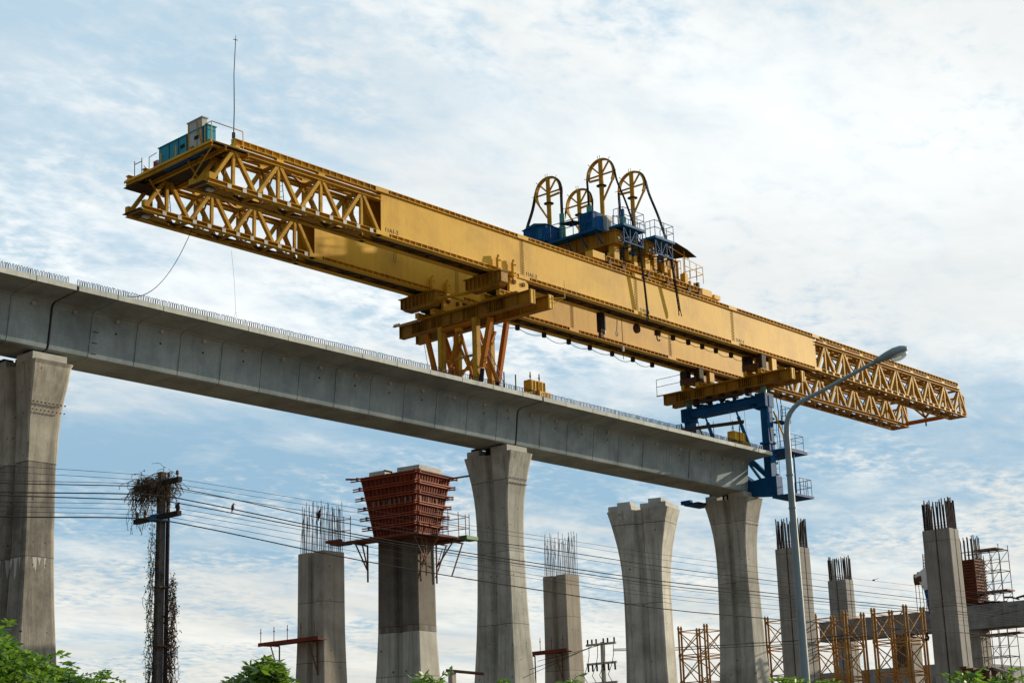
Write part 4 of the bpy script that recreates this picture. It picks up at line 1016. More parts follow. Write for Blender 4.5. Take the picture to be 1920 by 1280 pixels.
# lattice cross pipe between the girders at the leading end
tx=thing('spreader_pipe',(124.4,63.2,30.7),'rusty spreader pipe with V braces tying the leading girder ends together','spreader')
MB().tube((124.4,61.6,30.68),(124.4,65.0,30.68),.17,10).build('pipe','orange_steel',tx)
for y in(62.2,63.4,64.2): MB().bar((124.4,63.2,30.9),(124.4-.0,y+(.3 if y>63 else -.3),32.2),.14,.14,(1,0,0)).build('brace','dark_yellow_steel',tx)
MB().tube((124.4,63.2,30.2),(124.4,63.2,30.5),.07,6).build('eye','rusty_steel',tx)
# ------------------------------------------------------------------ red formwork pier
A20=R(8); fc=tuple(dist(783,1100,74))[:2]
ca,sa=math.cos(A20),math.sin(A20); a_,b_=.74,1.13
fcx=fc[0]-(-a_*ca-(-b_)*sa); fcy=fc[1]-(-a_*sa+(-b_)*ca)
fp=thing('bridge_pier',(fcx,fcy,0),'wide concrete pier wearing red formwork at its head with a damp dark band','pier')
concrete('damp_concrete',(.15,.13,.105),(.075,.065,.055),lift=(6,2.9),streak=.4)
zs=8.85
Pf=[(0,1.25,1.9),(5.2,.93,1.38),(7,.82,1.24),(9,.76,1.16),(13.4,.74,1.12)]
def shaft2(b,P,z0,z1,n,capb=False):
    for i in range(n+1): pass
    Q=[(z0,*pint(P,z0))]+[q for q in P if z0<q[0]<z1]+[(z1,*pint(P,z1))]
    return shaft(b,Q,z1,n)
shaft2(MB(),Pf,0,zs-.01,12).xf(A20,(fcx,fcy)).build('lower_shaft','pier_concrete',fp)
shaft2(MB(),Pf,zs,13.4,8).xf(A20,(fcx,fcy)).build('upper_shaft','damp_concrete',fp)
z0,z1=13.05,15.9
def fl(z):
    u=(z-z0)/(z1-z0); return .86+.46*u**1.1,1.12+.43*u**1.1
b=MB(); n=6
vs=[];fs=[]
for i in range(n+1):
    z=z0+(z1-z0)*i/n; a,bb=fl(z); vs+=[(-a,-bb,z),(a,-bb,z),(a,bb,z),(-a,bb,z)]
for i in range(n):
    for k in range(4): j=(k+1)%4; fs.append((i*4+k,i*4+j,i*4+4+j,i*4+4+k))
fs.append((3,2,1,0)); fs.append(tuple(range(n*4,n*4+4)))
b.add(vs,fs); b.xf(A20,(fcx,fcy)).build('form_panels','red_form',fp)
b=MB()   # vertical ribs
for k in range(13):
    u=-1+2*k/12
    for i in range(n):
        za,zb=z0+(z1-z0)*i/n,z0+(z1-z0)*(i+1)/n; (a1,b1),(a2,b2)=fl(za),fl(zb)
        for sgn in(-1,1):
            b.bar((sgn*(a1+.04),u*b1*.97,za),(sgn*(a2+.04),u*b2*.97,zb),.035,.08,(0,1,0))
            if k%2==0 or True: b.bar((u*a1*.97,sgn*(b1+.04),za),(u*a2*.97,sgn*(b2+.04),zb),.03,.08,(1,0,0))
b.xf(A20,(fcx,fcy)).build('form_ribs','red_form',fp)
for i in range(7):
    z=z0+.05+(z1-z0-.15)*i/6; a,bb=fl(z); a+=.12; bb+=.12; e=.42
    for sgn in(-1,1):
        q=MB(); 
        for dz_ in(-.05,.05): q.bar((sgn*a,-bb-e*.6,z+dz_),(sgn*a,bb+e,z+dz_),.06,.045)
        q.xf(A20,(fcx,fcy)).build('waler','waler_red',fp)
        q=MB()
        for dz_ in(-.04,.06): q.bar((-a-.1,sgn*bb,z+dz_+.02),(a+e*.8,sgn*bb,z+dz_+.02),.06,.045)
        q.xf(A20,(fcx,fcy)).build('waler','waler_red' if i%2 else 'red_form',fp)
b=MB()
for k in range(7):
    y=-1.3+k*.42; b.box(-1.26-.02*k%2,-1.235,y,y+.2,14.55,14.9)
b=MB()
for k in range(8):
    z=14.62; a,bb=fl(z); y=-bb*.9+k*.3; b.box(-a-.085,-a-.07,y+random.uniform(-.05,.05),y+.12,z-.12-random.uniform(0,.1),z+.13)
for k in range(3): x=-a*.8+k*.62; b.box(x,x+.12,-bb-.085,-bb-.07,14.55,14.8)
b.xf(A20,(fcx,fcy)).build('patches','damp_concrete',fp)
for x0,x1,y0,y1 in((-.9,.8,-1.45,-.2),(-.85,.5,.55,1.45)):
    MB().box(x0,x1,y0,y1,15.92,16.2).xf(A20,(fcx,fcy)).build('bearing_plinth','block_concrete',fp)
for p,q in (((1.2,-1.6,15.8),(2.0,-2.2,15.98)),((-1.2,1.9,15.9),(-1.1,2.6,16.0)),((-1.3,-.2,15.95),(-1.2,.3,16.1))):
    MB().bar(p,q,.08,.08).xf(A20,(fcx,fcy)).build('loose_timber','rusty_steel',fp)
pf=thing('access_platform',(fcx,fcy,12.95),'rusty bracketed scaffold platform ringing the red formwork pier','platform')
MB().box(-1.75,-.82,-2.0,2.1,12.93,13.02).xf(A20,(fcx,fcy)).build('deck_boards','dark_red_form',pf)
MB().box(.80,1.75,-2.0,1.9,12.93,13.02).xf(A20,(fcx,fcy)).build('deck_boards','dark_red_form',pf)
MB().box(-.819,.799,-2.35,-1.22,12.90,13.0).xf(A20,(fcx,fcy)).build('deck_boards','dark_red_form',pf)
MB().box(-1.95,-1.3,2.101,2.9,12.9,13.0).xf(A20,(fcx,fcy)).build('deck_boards','rusty_steel',pf)
MB().box(-1.98,-1.75,2.3,3.1,13.0,13.12).xf(A20,(fcx,fcy)).build('toe_board','red_form',pf)
MB().box(1.2,2.1,-2.5,-2.0,12.95,13.12).xf(A20,(fcx,fcy)).build('green_box','green_paint',pf)
for y in(-1.7,1.6):
    q=MB(); q.bar((-1.7,y,12.85),(-.8,y,12.85),.07,.07); q.bar((-1.7,y,12.85),(-.82,y,11.7),.05,.05); q.bar((-1.2,y,12.85),(-.82,y,11.8),.05,.05); q.bar((-.82,y,12.85),(-.82,y,11.2),.06,.06); q.bar((-1.25,y,12.1),(-.8,y,12.1),.04,.04); q.xf(A20,(fcx,fcy)).build('bracket','rusty_steel',pf)
for x in(-.6,.6):
    q=MB(); q.bar((x,-2.2,12.85),(x,-1.2,12.85),.07,.07); q.bar((x,-2.2,12.85),(x,-1.2,11.7),.05,.05); q.bar((x,-1.22,12.85),(x,-1.22,11.0),.06,.06); q.xf(A20,(fcx,fcy)).build('bracket','rusty_steel',pf)
for y in(-1.9,-1.0,.3,1.6):
    q=MB(); q.bar((1.75,y,12.85),(.8,y,12.85),.06,.06); q.bar((1.7,y,12.85),(.82,y,11.3),.05,.05); q.xf(A20,(fcx,fcy)).build('bracket','rusty_steel',pf)
for pts in ([(-1.9,2.8,13),(-1.7,1.9,13)],[(1.7,-2.1,13),(1.7,1.8,13)],[(-.8,-2.3,13),(1.7,-2.3,13)]):
    b=MB(); V=[Vector(p) for p in pts]
    for l in(.5,1.0): b.poly([p+Vector((0,0,l)) for p in V],.02,5)
    for p,q in zip(V[:-1],V[1:]):
        for i in range(4): c=p.lerp(q,i/3); b.tube(c-Vector((0,0,.1)),c+Vector((random.uniform(-.05,.05),0,1.15)),.02,5)
    b.xf(A20,(fcx,fcy)).build('guard_rail','rusty_steel',pf)
for i in range(6):
    p=Vector((1.0+random.uniform(0,.8),-2.2+random.uniform(0,3),12.6)); MB().tube(p,p+Vector((random.uniform(-.4,.5),random.uniform(-.4,.4),-random.uniform(.8,1.7))),.025,4).xf(A20,(fcx,fcy)).build('loose_tube','rusty_steel',pf)
# side platforms on the two starter-bar columns
zp=at(600,1200,0,c600.x-1.0).z
platform(c600,zp,'rusty red side platform bracketed to the long thin bar column',-.2,3.4,.95,1.25)
zp=at(1060,1222,0,c1060.x-1.0).z
platform(c1060,zp,'rusty red side platform bracketed to the column by the small utility pole',-.3,2.6,.88,1.1)
# ------------------------------------------------------------------ street lamp
L0=dist(1511,1280,35); lx,ly=L0.x,L0.y
sl_=thing('street_lamp',(lx,ly,0),'tall grey street lamp with curved arm and cobra head','street lamp')
H0=at(1640,678,0,30.77); 
arm=[(lx,ly,0),(lx,ly,4),(lx,ly,8.6),(lx,ly,9.1),(lx+.05,ly-.06,9.38),(lx+.15,ly-.22,9.6),(lx+.32,ly-.5,9.78)]
hs=Vector((30.77,16.67,10.31)); 
b=MB(); b.poly([(lx,ly,0),(lx,ly,4),(lx,ly,8.9)],[.115,.09,.064],16); b.build('post','lamp_grey',sl_)
pts=[Vector((lx,ly,8.88)),Vector((lx+.005,ly-.01,9.05)),Vector((lx+.02,ly-.035,9.2)),Vector((lx+.05,ly-.09,9.34)),Vector((lx+.1,ly-.17,9.46)),Vector((lx+.16,ly-.28,9.56)),Vector((lx+.25,ly-.43,9.645)),Vector((lx+.38,ly-.66,9.75)),hs]
b=MB(); b.poly(pts,.0635,16,.040); b.build('arm','lamp_grey',sl_)
for z in(8.0,7.3): MB().tube((lx,ly,z),(lx,ly,z+.03),.084,12).build('band','lamp_grey',sl_)
d=(Vector((31.08,16.09,10.52))-hs).normalized(); a_s=d.cross(Vector((0,0,1))).normalized(); u_=a_s.cross(d)
b=MB(); vs=[];fs=[]; prof=[(0,.055,.05,.06),(.12,.075,.07,.07),(.28,.12,.105,.08),(.45,.145,.125,.085),(.60,.13,.115,.07),(.70,.08,.075,.045),(.74,.03,.03,.02)]
n=14
for (t_,w,ht,hb) in prof:
    for k in range(n):
        a=2*math.pi*k/n; h_=math.sin(a); vs.append(hs+d*t_+a_s*(w*math.cos(a))+u_*((ht if h_>0 else hb)*h_+.01))
for i in range(len(prof)-1):
    for k in range(n): j=(k+1)%n; fs.append((i*n+k,i*n+j,(i+1)*n+j,(i+1)*n+k))
fs+= [tuple(reversed(range(n))),tuple(range((len(prof)-1)*n,len(prof)*n))]
b.add(vs,fs,True); b.build('lamp_head','lamp_grey',sl_)
m_,nt_,b_s=nodes('lens_glass'); b_s.inputs['Base Color'].default_value=(.75,.78,.72,1); b_s.inputs['Roughness'].default_value=.12; b_s.inputs['Transmission Weight'].default_value=.55; b_s.inputs['IOR'].default_value=1.3
b=MB(); b.sphere(hs+d*.50-u_*.075,.13,14,8); 
o=b.build('lens','lens_glass',sl_)
M3=Matrix((d,a_s,u_)).transposed(); cen=hs+d*.50-u_*.075-wloc(sl_)
for v in o.data.vertices:
    q=v.co-cen; l=Vector((q.dot(d),q.dot(a_s),q.dot(u_))); l=Vector((l.x*1.45,l.y*.85,l.z*.75)); v.co=cen+d*l.x+a_s*l.y+u_*l.z
MB().tube(hs+d*.71,hs+d*.71+u_*.06,.03,6).build('photo_cell','walkway_steel',sl_)
# ------------------------------------------------------------------ overgrown utility pole
ux,uy=29.9,40.1
up=thing('utility_pole',(ux,uy,0),'dark utility pole with two crossarms smothered in dry vines','utility pole')
b=MB(); b.add([(ux-.12+dx_*k,uy-.08+dy_*k2,z) for z,k,k2 in ((0,.26,.24),(11.35,.19,.18)) for dx_,dy_ in ((0,0),(1,0),(1,1),(0,1))],[(3,2,1,0),(4,5,6,7),(0,1,5,4),(1,2,6,5),(2,3,7,6),(3,0,4,7)]); b.build('post','dark_concrete_pole',up)
MB().tube((ux+.19,uy-.12,0),(ux+.14,uy-.1,11.1),.068,12,.06).build('conduit','rebar_black',up)
for z in(4.8,6.2,7.9): MB().box(ux-.14,ux+.27,uy-.16,uy+.14,z,z+.05).build('strap','rusty_steel',up)
for z,dz_ in((10.95,0),(9.95,0)):
    MB().box(ux-.3,ux-.16,uy-1.15,uy+1.0,z-.07,z+.07).build('crossarm','dark_timber',up)
    MB().box(ux-.32,ux+.1,uy-.16,uy+.16,z-.1,z+.1).build('arm_bracket','light_blue_steel' if z<10.5 else 'scaffold_steel',up)
    for y in(-1.0,-.6,.5,.9):
        b=MB(); b.tube((ux-.23,uy+y,z+.07),(ux-.23,uy+y,z+.17),.02,5); b.tube((ux-.23,uy+y,z+.16),(ux-.23,uy+y,z+.28),.055,8,.035); b.build('insulator','rusty_steel',up)
# vines
m_,ntv,bv=nodes('dry_leaf'); gi=N(ntv,'ShaderNodeNewGeometry'); cc=ramp(ntv,gi.outputs['Random Per Island'],[(0,(.16,.07,.03)),(.5,(.07,.045,.02)),(1,(.30,.14,.06))]); ntv.links.new(cc,bv.inputs['Base Color']); bv.inputs['Roughness'].default_value=.8
def leafmat(name,a,b_,c,tr=.35):
    m,nt,bs=nodes(name); gi=N(nt,'ShaderNodeNewGeometry'); cc=ramp(nt,gi.outputs['Random Per Island'],[(0,a),(.5,b_),(1,c)])
    nt.links.new(cc,bs.inputs['Base Color']); bs.inputs['Roughness'].default_value=.45
    tl=N(nt,'ShaderNodeBsdfTranslucent'); nt.links.new(mixc(nt,.5,cc,(.25,.45,.03)),tl.inputs['Color']); mx=N(nt,'ShaderNodeMixShader'); mx.inputs[0].default_value=tr
    nt.links.new(bs.outputs[0],mx.inputs[1]); nt.links.new(tl.outputs[0],mx.inputs[2]); nt.links.new(mx.outputs[0],nt.nodes['Material Output'].inputs['Surface'])
leafmat('green_leaf',(.03,.10,.010),(.08,.20,.016),(.20,.34,.03),.42)
leafmat('olive_leaf',(.06,.13,.02),(.10,.18,.03),(.17,.26,.04),.4)
paint('twig',(.10,.075,.045),.85,(.04,.03,.02),.5,5,False)
rv=random.Random(5)
def leafq(b,p,L,w,rnd,droop=.3):
    a=rnd.uniform(0,2*math.pi); d=Vector((math.cos(a),math.sin(a),rnd.uniform(-droop*2,droop))).normalized()
    s=d.cross(Vector((rnd.uniform(-.4,.4),rnd.uniform(-.4,.4),1))).normalized()
    p=Vector(p); b.add([p,p+d*L*.5+s*w*.5,p+d*L,p+d*L*.5-s*w*.5],[(0,1,2,3)])
vn=thing('vine',(ux,uy,5),'tangle of dry brown vines hanging on the dark utility pole','vine')
st=MB(); lv=MB(); gl=MB()
for i in range(330):   # crown tangle
    a=rv.uniform(0,6.28); rr=rv.random()**.6
    p=Vector((ux-.1+.32*rr*math.cos(a),uy+.28+.75*rr*math.sin(a),10.95+rv.gauss(.08,.12)))
    pts=[p]; d=Vector((rv.gauss(0,1),rv.gauss(0,1),rv.gauss(.1,.7))).normalized()
    for k in range(7):
        d=(d+Vector((rv.gauss(0,.5),rv.gauss(0,.5),rv.gauss(-.32,.33)))).normalized(); p=p+d*.10; pts.append(p)
        if rv.random()<.35: leafq(lv,p,.09,.05,rv)
    st.poly(pts,.0075,4)
for i in range(80):   # hanging beards
    y=uy+rv.uniform(-.9,1.15); p=Vector((ux-.2+rv.uniform(-.2,.2),y,11.0)); pts=[p]; L=rv.uniform(.5,1.5) if y>uy+.2 else rv.uniform(.3,.8)
    for k in range(8): p=p+Vector((rv.gauss(0,.04),rv.gauss(0,.05),-L/8)); pts.append(p); 
    for q in pts[2:]:
        if rv.random()<.5: leafq(lv,q,.08,.04,rv)
    st.poly(pts,.0075,4)
for i in range(190):   # down the side of the post
    sg=1 if rv.random()<.7 else -1
    z=rv.uniform(3.5,9.8) if sg<0 else rv.uniform(2.5,8.4)
    off=rv.uniform(.0,.30)
    base=Vector((ux+.20+off*.5,uy-.14-off*.45,z)) if sg>0 else Vector((ux-.13-off*.4,uy+.06+off*.4,z))
    p=base; pts=[p]
    for k in range(8): p=p+Vector((rv.gauss(0,.035),rv.gauss(0,.035),-.15)); pts.append(p)
    for q in pts:
        for _ in range(3 if sg>0 else 2):
            if rv.random()<.6: leafq(lv if (sg>0 or rv.random()<.5) else gl,q,.09,.045,rv,.6)
    st.poly(pts,.0075,4)
for i in range(480):
    z=rv.uniform(3,9.8); p=Vector((ux-.13-abs(rv.gauss(0,.10)),uy+.1+abs(rv.gauss(0,.12)),z)); leafq(gl,p,.10,.055,rv,.5)
for i in range(900):
    z=rv.uniform(3,8.2); p=Vector((ux+.22+abs(rv.gauss(0,.11)),uy-.16-abs(rv.gauss(0,.09)),z)); leafq(lv,p,.09,.05,rv,.7)
st.build('stems','twig',vn); lv.build('dry_leaves','dry_leaf',vn)['kind']='stuff'; gl.build('green_leaves','olive_leaf',vn)['kind']='stuff'
# ------------------------------------------------------------------ overhead wires
WR=[ # y at px 0, 255 | 335, 676, 1000, 1300, 1920 ; radius ; offset from pole
 (872,889,898,953,1002.5,1047,1121,.009,.9),(884,899,908,962,1010,1057,1133,.009,.6),
 (905,911,915,985,1025.5,1070,1144,.02,1.0),(900,907,919,975,1032.5,1078,1150,.011,-.6),
 (922,926,934,1003,1054.5,1096,1158,.024,-1.0),(928,937,943,1008,1060.5,1103,1162,.022,.5),
 (940,945,953,1012,1065,1108,1167,.010,.9),(948,955,962,1022,1077,1120,1172,.010,.5),
 (958,964,972,1035,1084,1127,1181,.010,-.6),(968,971,980,1050,1104,1147,1194,.024,-1.0)]
names=['thin wire, topmost of those crossing the sky','thin wire, second from the top','thick cable just under the two topmost wires','thin wire running below the upper thick cable','thick cable on which the near pigeon perches','thick cable just below the perched pigeon','thin wire, uppermost of the four under the twin thick cables','thin wire, second below the twin thick cables','thin wire just above the lowest thick cable','thick cable, lowest of those leaving the overgrown pole']
WP={}
for i,(w,nm) in enumerate(zip(WR,names)):
    ys=w[:7]; Y=uy+w[8]
    pts=[]; xs=[-140,0,255,335,676,1000,1300,1920,2060]
    yy=[ys[0]-8,ys[0],ys[1],ys[2],ys[3],ys[4],ys[5],ys[6],ys[6]+14]
    # piecewise smooth in the vertical plane over Y
    P=[at(x,y,1,Y) for x,y in zip(xs,yy)]
    pts=[]
    for k in range(len(P)-1):
        p0=P[max(k-1,0)];p1=P[k];p2=P[k+1];p3=P[min(k+2,len(P)-1)]
        for q in range(5):
            u=q/5; t1=(p2-p0)*.5*((p2.x-p1.x)/max((p2.x-p0.x)*.5,.01)) if k else (p2-p1); t2=(p3-p1)*((p2.x-p1.x)/max((p3.x-p1.x),.01)) if k<len(P)-2 else (p2-p1)
            if k: t1=(p2-p0)*((p2.x-p1.x)/(p2.x-p0.x))
            h00=2*u**3-3*u*u+1;h10=u**3-2*u*u+u;h01=-2*u**3+3*u*u;h11=u**3-u*u
            pts.append(p1*h00+t1*h10+p2*h01+t2*h11)
    pts.append(P[-1]); WP[i]=pts
    o=MB().poly(pts,w[7]*.78,5).build('overhead_wire','black_cable'); tag(o,nm,'wire','wires strung past the overgrown pole')
# two black cables climbing to the right from the small pole
for k,(r,ys) in enumerate(((.026,(1216,1214,1200,1172,1128)),(.026,(1219,1218,1206,1180,1140)))):
    P=[at(x,y,1,58-.4*k) for x,y in zip((1150,1260,1500,1740,1930),ys)]
    o=MB().poly(P,r,5).build('overhead_wire','black_cable'); tag(o,'black cable rising right from the small concrete pole, '+('upper one' if k==0 else 'lower one'),'wire','cables from the small pole')
def bird(p,label,col='rusty_steel',s=1,fly=False):
    t=thing('bird',p,label,'bird'); p=Vector(p)
    b=MB(); b.sphere(p+Vector((0,0,.10*s)),.085*s,10,8,.8,.8,1.5); b.sphere(p+Vector((.01,-.02,.24*s)),.042*s,8,6); b.poly([p+Vector((0,.03,.05)),p+Vector((.02,.06,-.1*s))],.035*s,6,.015); b.build('body',col,t)
    MB().tube(p+Vector((.03,-.05,.24*s)),p+Vector((.05,-.09,.235*s)),.01,4,.003).build('beak','rebar_black',t)
    return t
def onwire(i,px):
    best=min(WP[i],key=lambda q:0)
    # locate the point of the wire at a pixel column
    def sx(q): v=q-Vector((0,0,CH)); return 960+F*v.dot(CR)/v.dot(CF)
    for a,b in zip(WP[i][:-1],WP[i][1:]):
        if sx(a)<=px<=sx(b): 
            u=(px-sx(a))/(sx(b)-sx(a)); return a.lerp(b,u)
bird(onwire(4,436)+Vector((0,0,-.02)),'brown pigeon perched on a thick cable near the overgrown pole',s=.72)
bird(onwire(2,598)+Vector((0,0,0)),'dark bird perched on a cable in front of the long thin starter bars','rebar_black',.95)
bird((ux-.24,uy-1.08,10.02),'dark bird sitting on the lower crossarm of the overgrown pole','rebar_black',.9)
p=dist(1638,1087,120); t=thing('bird',p,'tiny dark bird gliding right of the shorter bar column','bird')
b=MB(); b.sphere(p,.07,8,6,2.0,1,.8); b.add([p+Vector((-.1,0,.03)),p+Vector((.1,0,.03)),p+Vector((.18,-.35,.10)),p+Vector((.05,-.36,.1))],[(0,1,2,3)]); b.add([p+Vector((-.1,0,.03)),p+Vector((.1,0,.03)),p+Vector((-.05,.35,.12)),p+Vector((-.15,.34,.12))],[(0,1,2,3)]); b.build('body','rebar_black',t)
# ------------------------------------------------------------------ small concrete utility pole
c=dist(1133,1280,92); zt=at(1128,1203,0,c.x).z
s2=thing('utility_pole',(c.x,c.y,0),'small pale concrete utility pole with three crossarms and drop wires','utility pole')
MB().tube((c.x,c.y,0),(c.x,c.y,zt),.19,12,.12).build('post','block_concrete',s2)
for j,z in enumerate((zt-.12,zt-1.15,zt-2.2)):
    MB().box(c.x-.22,c.x-.12,c.y-1.05,c.y+1.0,z-.06,z+.06).build('crossarm','block_concrete',s2)
    for y in(-.95,-.5,-.2,.3,.6,.9):
        b=MB()
        if j==0: b.tube((c.x-.17,c.y+y,z+.05),(c.x-.17,c.y+y,z+.3),.05,6)
        else: b.tube((c.x-.2,c.y+y,z-.06),(c.x-.25,c.y+y-.05,z-.4),.055,6)
        b.build('insulator','rebar_black',s2)
for y in(-.9,-.3,.2,.8):
    b=MB(); b.poly([(c.x-.2,c.y+y,zt-.2),(c.x-.4,c.y+y-.15,zt-.7),(c.x-.25,c.y+y+.1,zt-1.2),(c.x-.5,c.y+y+.2,zt-1.8),(c.x-.25,c.y+y,zt-2.4)],.018,4); b.build('jumper','black_cable',s2)
for k,y in enumerate((-.5,.1,.6)):
    b=MB(); b.poly([(c.x-.2,c.y+y,zt-.1-.05*k),(c.x-2,c.y+y+.8,zt-.6-.2*k),(c.x-4.2,c.y+y+1.6,zt-1.1-.4*k)],.014,4); b.build('service_wire','black_cable',s2)
# post with pipe behind the bushes
c=dist(848,1280,60); z=at(848,1257,0,c.x).z
t=thing('pipe_post',(c.x,c.y,0),'short brown post carrying a horizontal pipe beside the flared pier','post')
MB().bar((c.x,c.y,0),(c.x,c.y,z),.2,.2).build('post','brown_column_concrete',t); MB().tube((c.x-.2,c.y+.1,z+.02),(c.x+.9,c.y-.7,z-.12),.06,6).build('pipe','rusty_steel',t)
# ------------------------------------------------------------------ yellow shoring towers
def shoring(px,py,D,s,label,nb=4,bay=2.2):
    q=dist(px,py,D); zt=q.z; x0,y0=q.x,q.y
    t=thing('shoring_tower',(x0+s/2,y0+s/2,0),label,'shoring tower','yellow shoring towers')
    corners=[(x0,y0),(x0+s,y0),(x0+s,y0+s),(x0,y0+s)]
    for cx,cy in corners:
        for o_ in(0,.30):
            b=MB(); b.tube((cx+o_,cy-o_*.2,0),(cx+o_,cy-o_*.2,zt-.25),.085,8); b.tube((cx+o_,cy-o_*.2,zt-.25),(cx+o_,cy-o_*.2,zt),.13,8,.05); b.build('leg','tower_yellow',t)
    n=min(int(zt/bay),6)
    for i in range(n):
        z1=zt-.45-i*bay; z2=z1-bay+.25
        b=MB()
        for k in range(4):
            (ax,ay),(bx_,by)=corners[k],corners[(k+1)%4]
            for z in(z1,z2): b.tube((ax,ay,z),(bx_+.0,by,z),.042,5)
            b.tube((ax,ay,z1),(bx_,by,z2),.045,5); b.tube((ax,ay,z2),(bx_,by,z1),.045,5)
        b.tube((*corners[0],z2),(*corners[2],z2),.035,5)
        for cx,cy in corners: b.tube((cx,cy,z2-.15),(cx,cy,z2+.1),.12,8)
        b.build('braced_bay','tower_yellow',t)
    return t
shoring(1320,1168,138,2.6,'yellow shoring tower between the bare flared pier and the frame pier')
shoring(1487,1149,132,2.6,'yellow shoring tower mostly hidden behind the column by the street lamp')
shoring(1580,1143,122,2.5,'yellow shoring tower in front of the shorter bar column')
shoring(1693,1132,122,2.55,'yellow shoring tower left of the tallest bar column, tallest of the shoring')
# ------------------------------------------------------------------ far portal beam and columns
bm=thing('portal_beam',(131,67,13.9),'long grey concrete crossbeam behind the yellow towers','crossbeam')
MB().box(130,132.2,66.8,78.3,13.95,15.68).build('beam','beam_concrete',bm)
MB().box(129.8,132.4,49.0,66.8,13.80,15.75).build('beam_haunch','beam_concrete',bm)
b=MB(); 
for i in range(26):
    y=50+i*.55; h=random.uniform(.05,.45)*(1 if y<60 else .3); b.bar((129.9+random.uniform(0,.4),y,15.78+h),(129.9,y+.7,15.78+random.uniform(.05,.5)*(1 if y<60 else .2)),.3,.12)
b.build('form_boards','dark_timber',bm)
MB().bar((129.6,66.2,14.6),(129.95,66.2,14.6),.75,1.2,(0,0,1)).build('dark_bag','rebar_black',bm)
for px,y1,w,lab in ((1700,0,1.0,'dark concrete column under the long crossbeam behind the yellow towers'),(1828,0,1.05,'concrete column with mottled lit face under the red boxed head')):
    q=at(px,1220,0,131)
    t=thing('portal_column',(131,q.y,0),lab,'column')
    MB().box(131-w*.8,131+w*.8,q.y-w,q.y+w,0,13.78).build('shaft','column_concrete',t)
    if px<1750:
        for k in range(9): MB().tube((130.1,q.y-.8+k*.2,13.7),(130.1,q.y-.8+k*.2,11.2),.05,4).build('hanging_bar','rusty_steel',t)
q=at(1828,1220,0,131); qy=q.y
fr=thing('formwork_box',(131,qy,15.8),'rusty red boxed formwork with black bars above the far crossbeam','formwork')
MB().box(130.1,131.9,qy-1.15,qy+1.15,15.8,19.6).build('panels','rusty_steel',fr)
b=MB()
for i in range(15): z=15.9+i*.25; b.box(129.95,130.099,qy-1.3,qy+1.3,z,z+.09); b.box(129.95,132.05,qy-1.31,qy-1.151,z+.05,z+.14)
b.build('walers','red_form',fr)
for k in range(7):
    b=MB(); b.box(129.98+k*.3,130.04+k*.3,qy-1.28,qy-1.18,15.8,19.7); b.build('soldier','rusty_steel',fr)
for k in range(24):
    b=MB(); s_=k/24*4; j,u=int(s_),s_-int(s_); P_=[(130.25+1.5*u,qy-1),(131.75,qy-1+2*u),(131.75-1.5*u,qy+1),(130.25,qy+1-2*u)][j]
    b.tube((*P_,19.5),(P_[0]+random.uniform(-.05,.05),P_[1],21.6+random.uniform(-.3,.1)),.045,5); b.build('starter_bar','rebar_black',fr)
sc=thing('scaffold',(133,qy-2.3,0),'thin tubular scaffold beside the red boxed formwork','scaffold')
ys=[qy-1.25,qy-1.95,qy-2.7,qy-3.5]; xs=[130.0,131.8]
for x in xs:
    for y in ys: MB().tube((x,y,0),(x,y,20.6 if y<qy-3 else 20.0),.035,4).build('standard','scaffold_steel',sc)
for i in range(10):
    z=20.2-i*1.75
    if 13.7<z<15.9: continue
    b=MB()
    for x in xs: b.tube((x,ys[0]+1.5,z),(x,ys[-1],z),.035,4); b.tube((x,ys[0],z-.9),(x,ys[-1],z-.9),.025,4)
    for y in ys: b.tube((xs[0],y,z),(xs[1],y,z),.03,4)
    b.tube((xs[0],ys[0],z),(xs[0],ys[2],z-1.7),.025,4); b.tube((xs[1],ys[3],z),(xs[1],ys[1],z-1.7),.025,4); b.tube((xs[0],ys[1],z-1.7),(xs[0],ys[3],z),.025,4)
    b.build('ledgers','scaffold_steel',sc)
    if i in(0,2,4): MB().box(130.0,131.5,qy-3.3-.3*i%2,qy-1.3,z+.02,z+.12).build('plank','dark_red_form',sc)
    if i>5: MB().box(131.7,132.0,qy-3.5,qy-1.4,z+.02,z+.1).build('plank','walkway_steel',sc)
# crane head and hook behind the tall column
q=dist(1722,1088,140)
cr=thing('crane_boom',(q.x,q.y,0),'white and blue crane boom head with hanging ropes behind the tallest column','crane')
e=dist(1750,1068,140); e2=dist(1745,1120,140)
b=MB(); b.bar(q+Vector((0,0,-.1)),e,.8,1.1); b.bar(q.lerp(e,.2)+Vector((0,0,-.7)),e+Vector((0,0,-.9)),.7,.7); b.build('boom_head','white_paint',cr)
b=MB(); b.bar(q.lerp(e,.55)+Vector((0,0,-.9)),dist(1752,1150,140),.55,.6); b.bar(q.lerp(e,.55)+Vector((0,0,-.8)),e+Vector((0,0,-1.1)),.6,.5); b.build('lower_boom','blue_steel',cr)
b=MB(); b.tube(q+Vector((-.1,.3,.1)),q+Vector((.1,-.3,.1)),.45,12); b.tube(q+Vector((.3,.2,.5)),q+Vector((.4,-.2,.5)),.25,10); b.build('sheaves','rusty_steel',cr)
for k in range(5):
    x=1716+k*6; MB().tube(dist(x,1092+k,140),dist(x+5+k,1150,140),.03,4).build('hoist_rope','rebar_grey',cr)
b=MB(); b.bar(dist(1730,1038,141),dist(1733,1085,141),.06,.06)
for k in range(8): b.bar(dist(1729.5+.4*k,1040+6*k,141),dist(1732.5+.4*k,1044+6*k,141),.04,.04)
b.bar(dist(1733.5,1038,141),dist(1736,1085,141),.06,.06); b.build('fly_jib','scaffold_steel',cr)
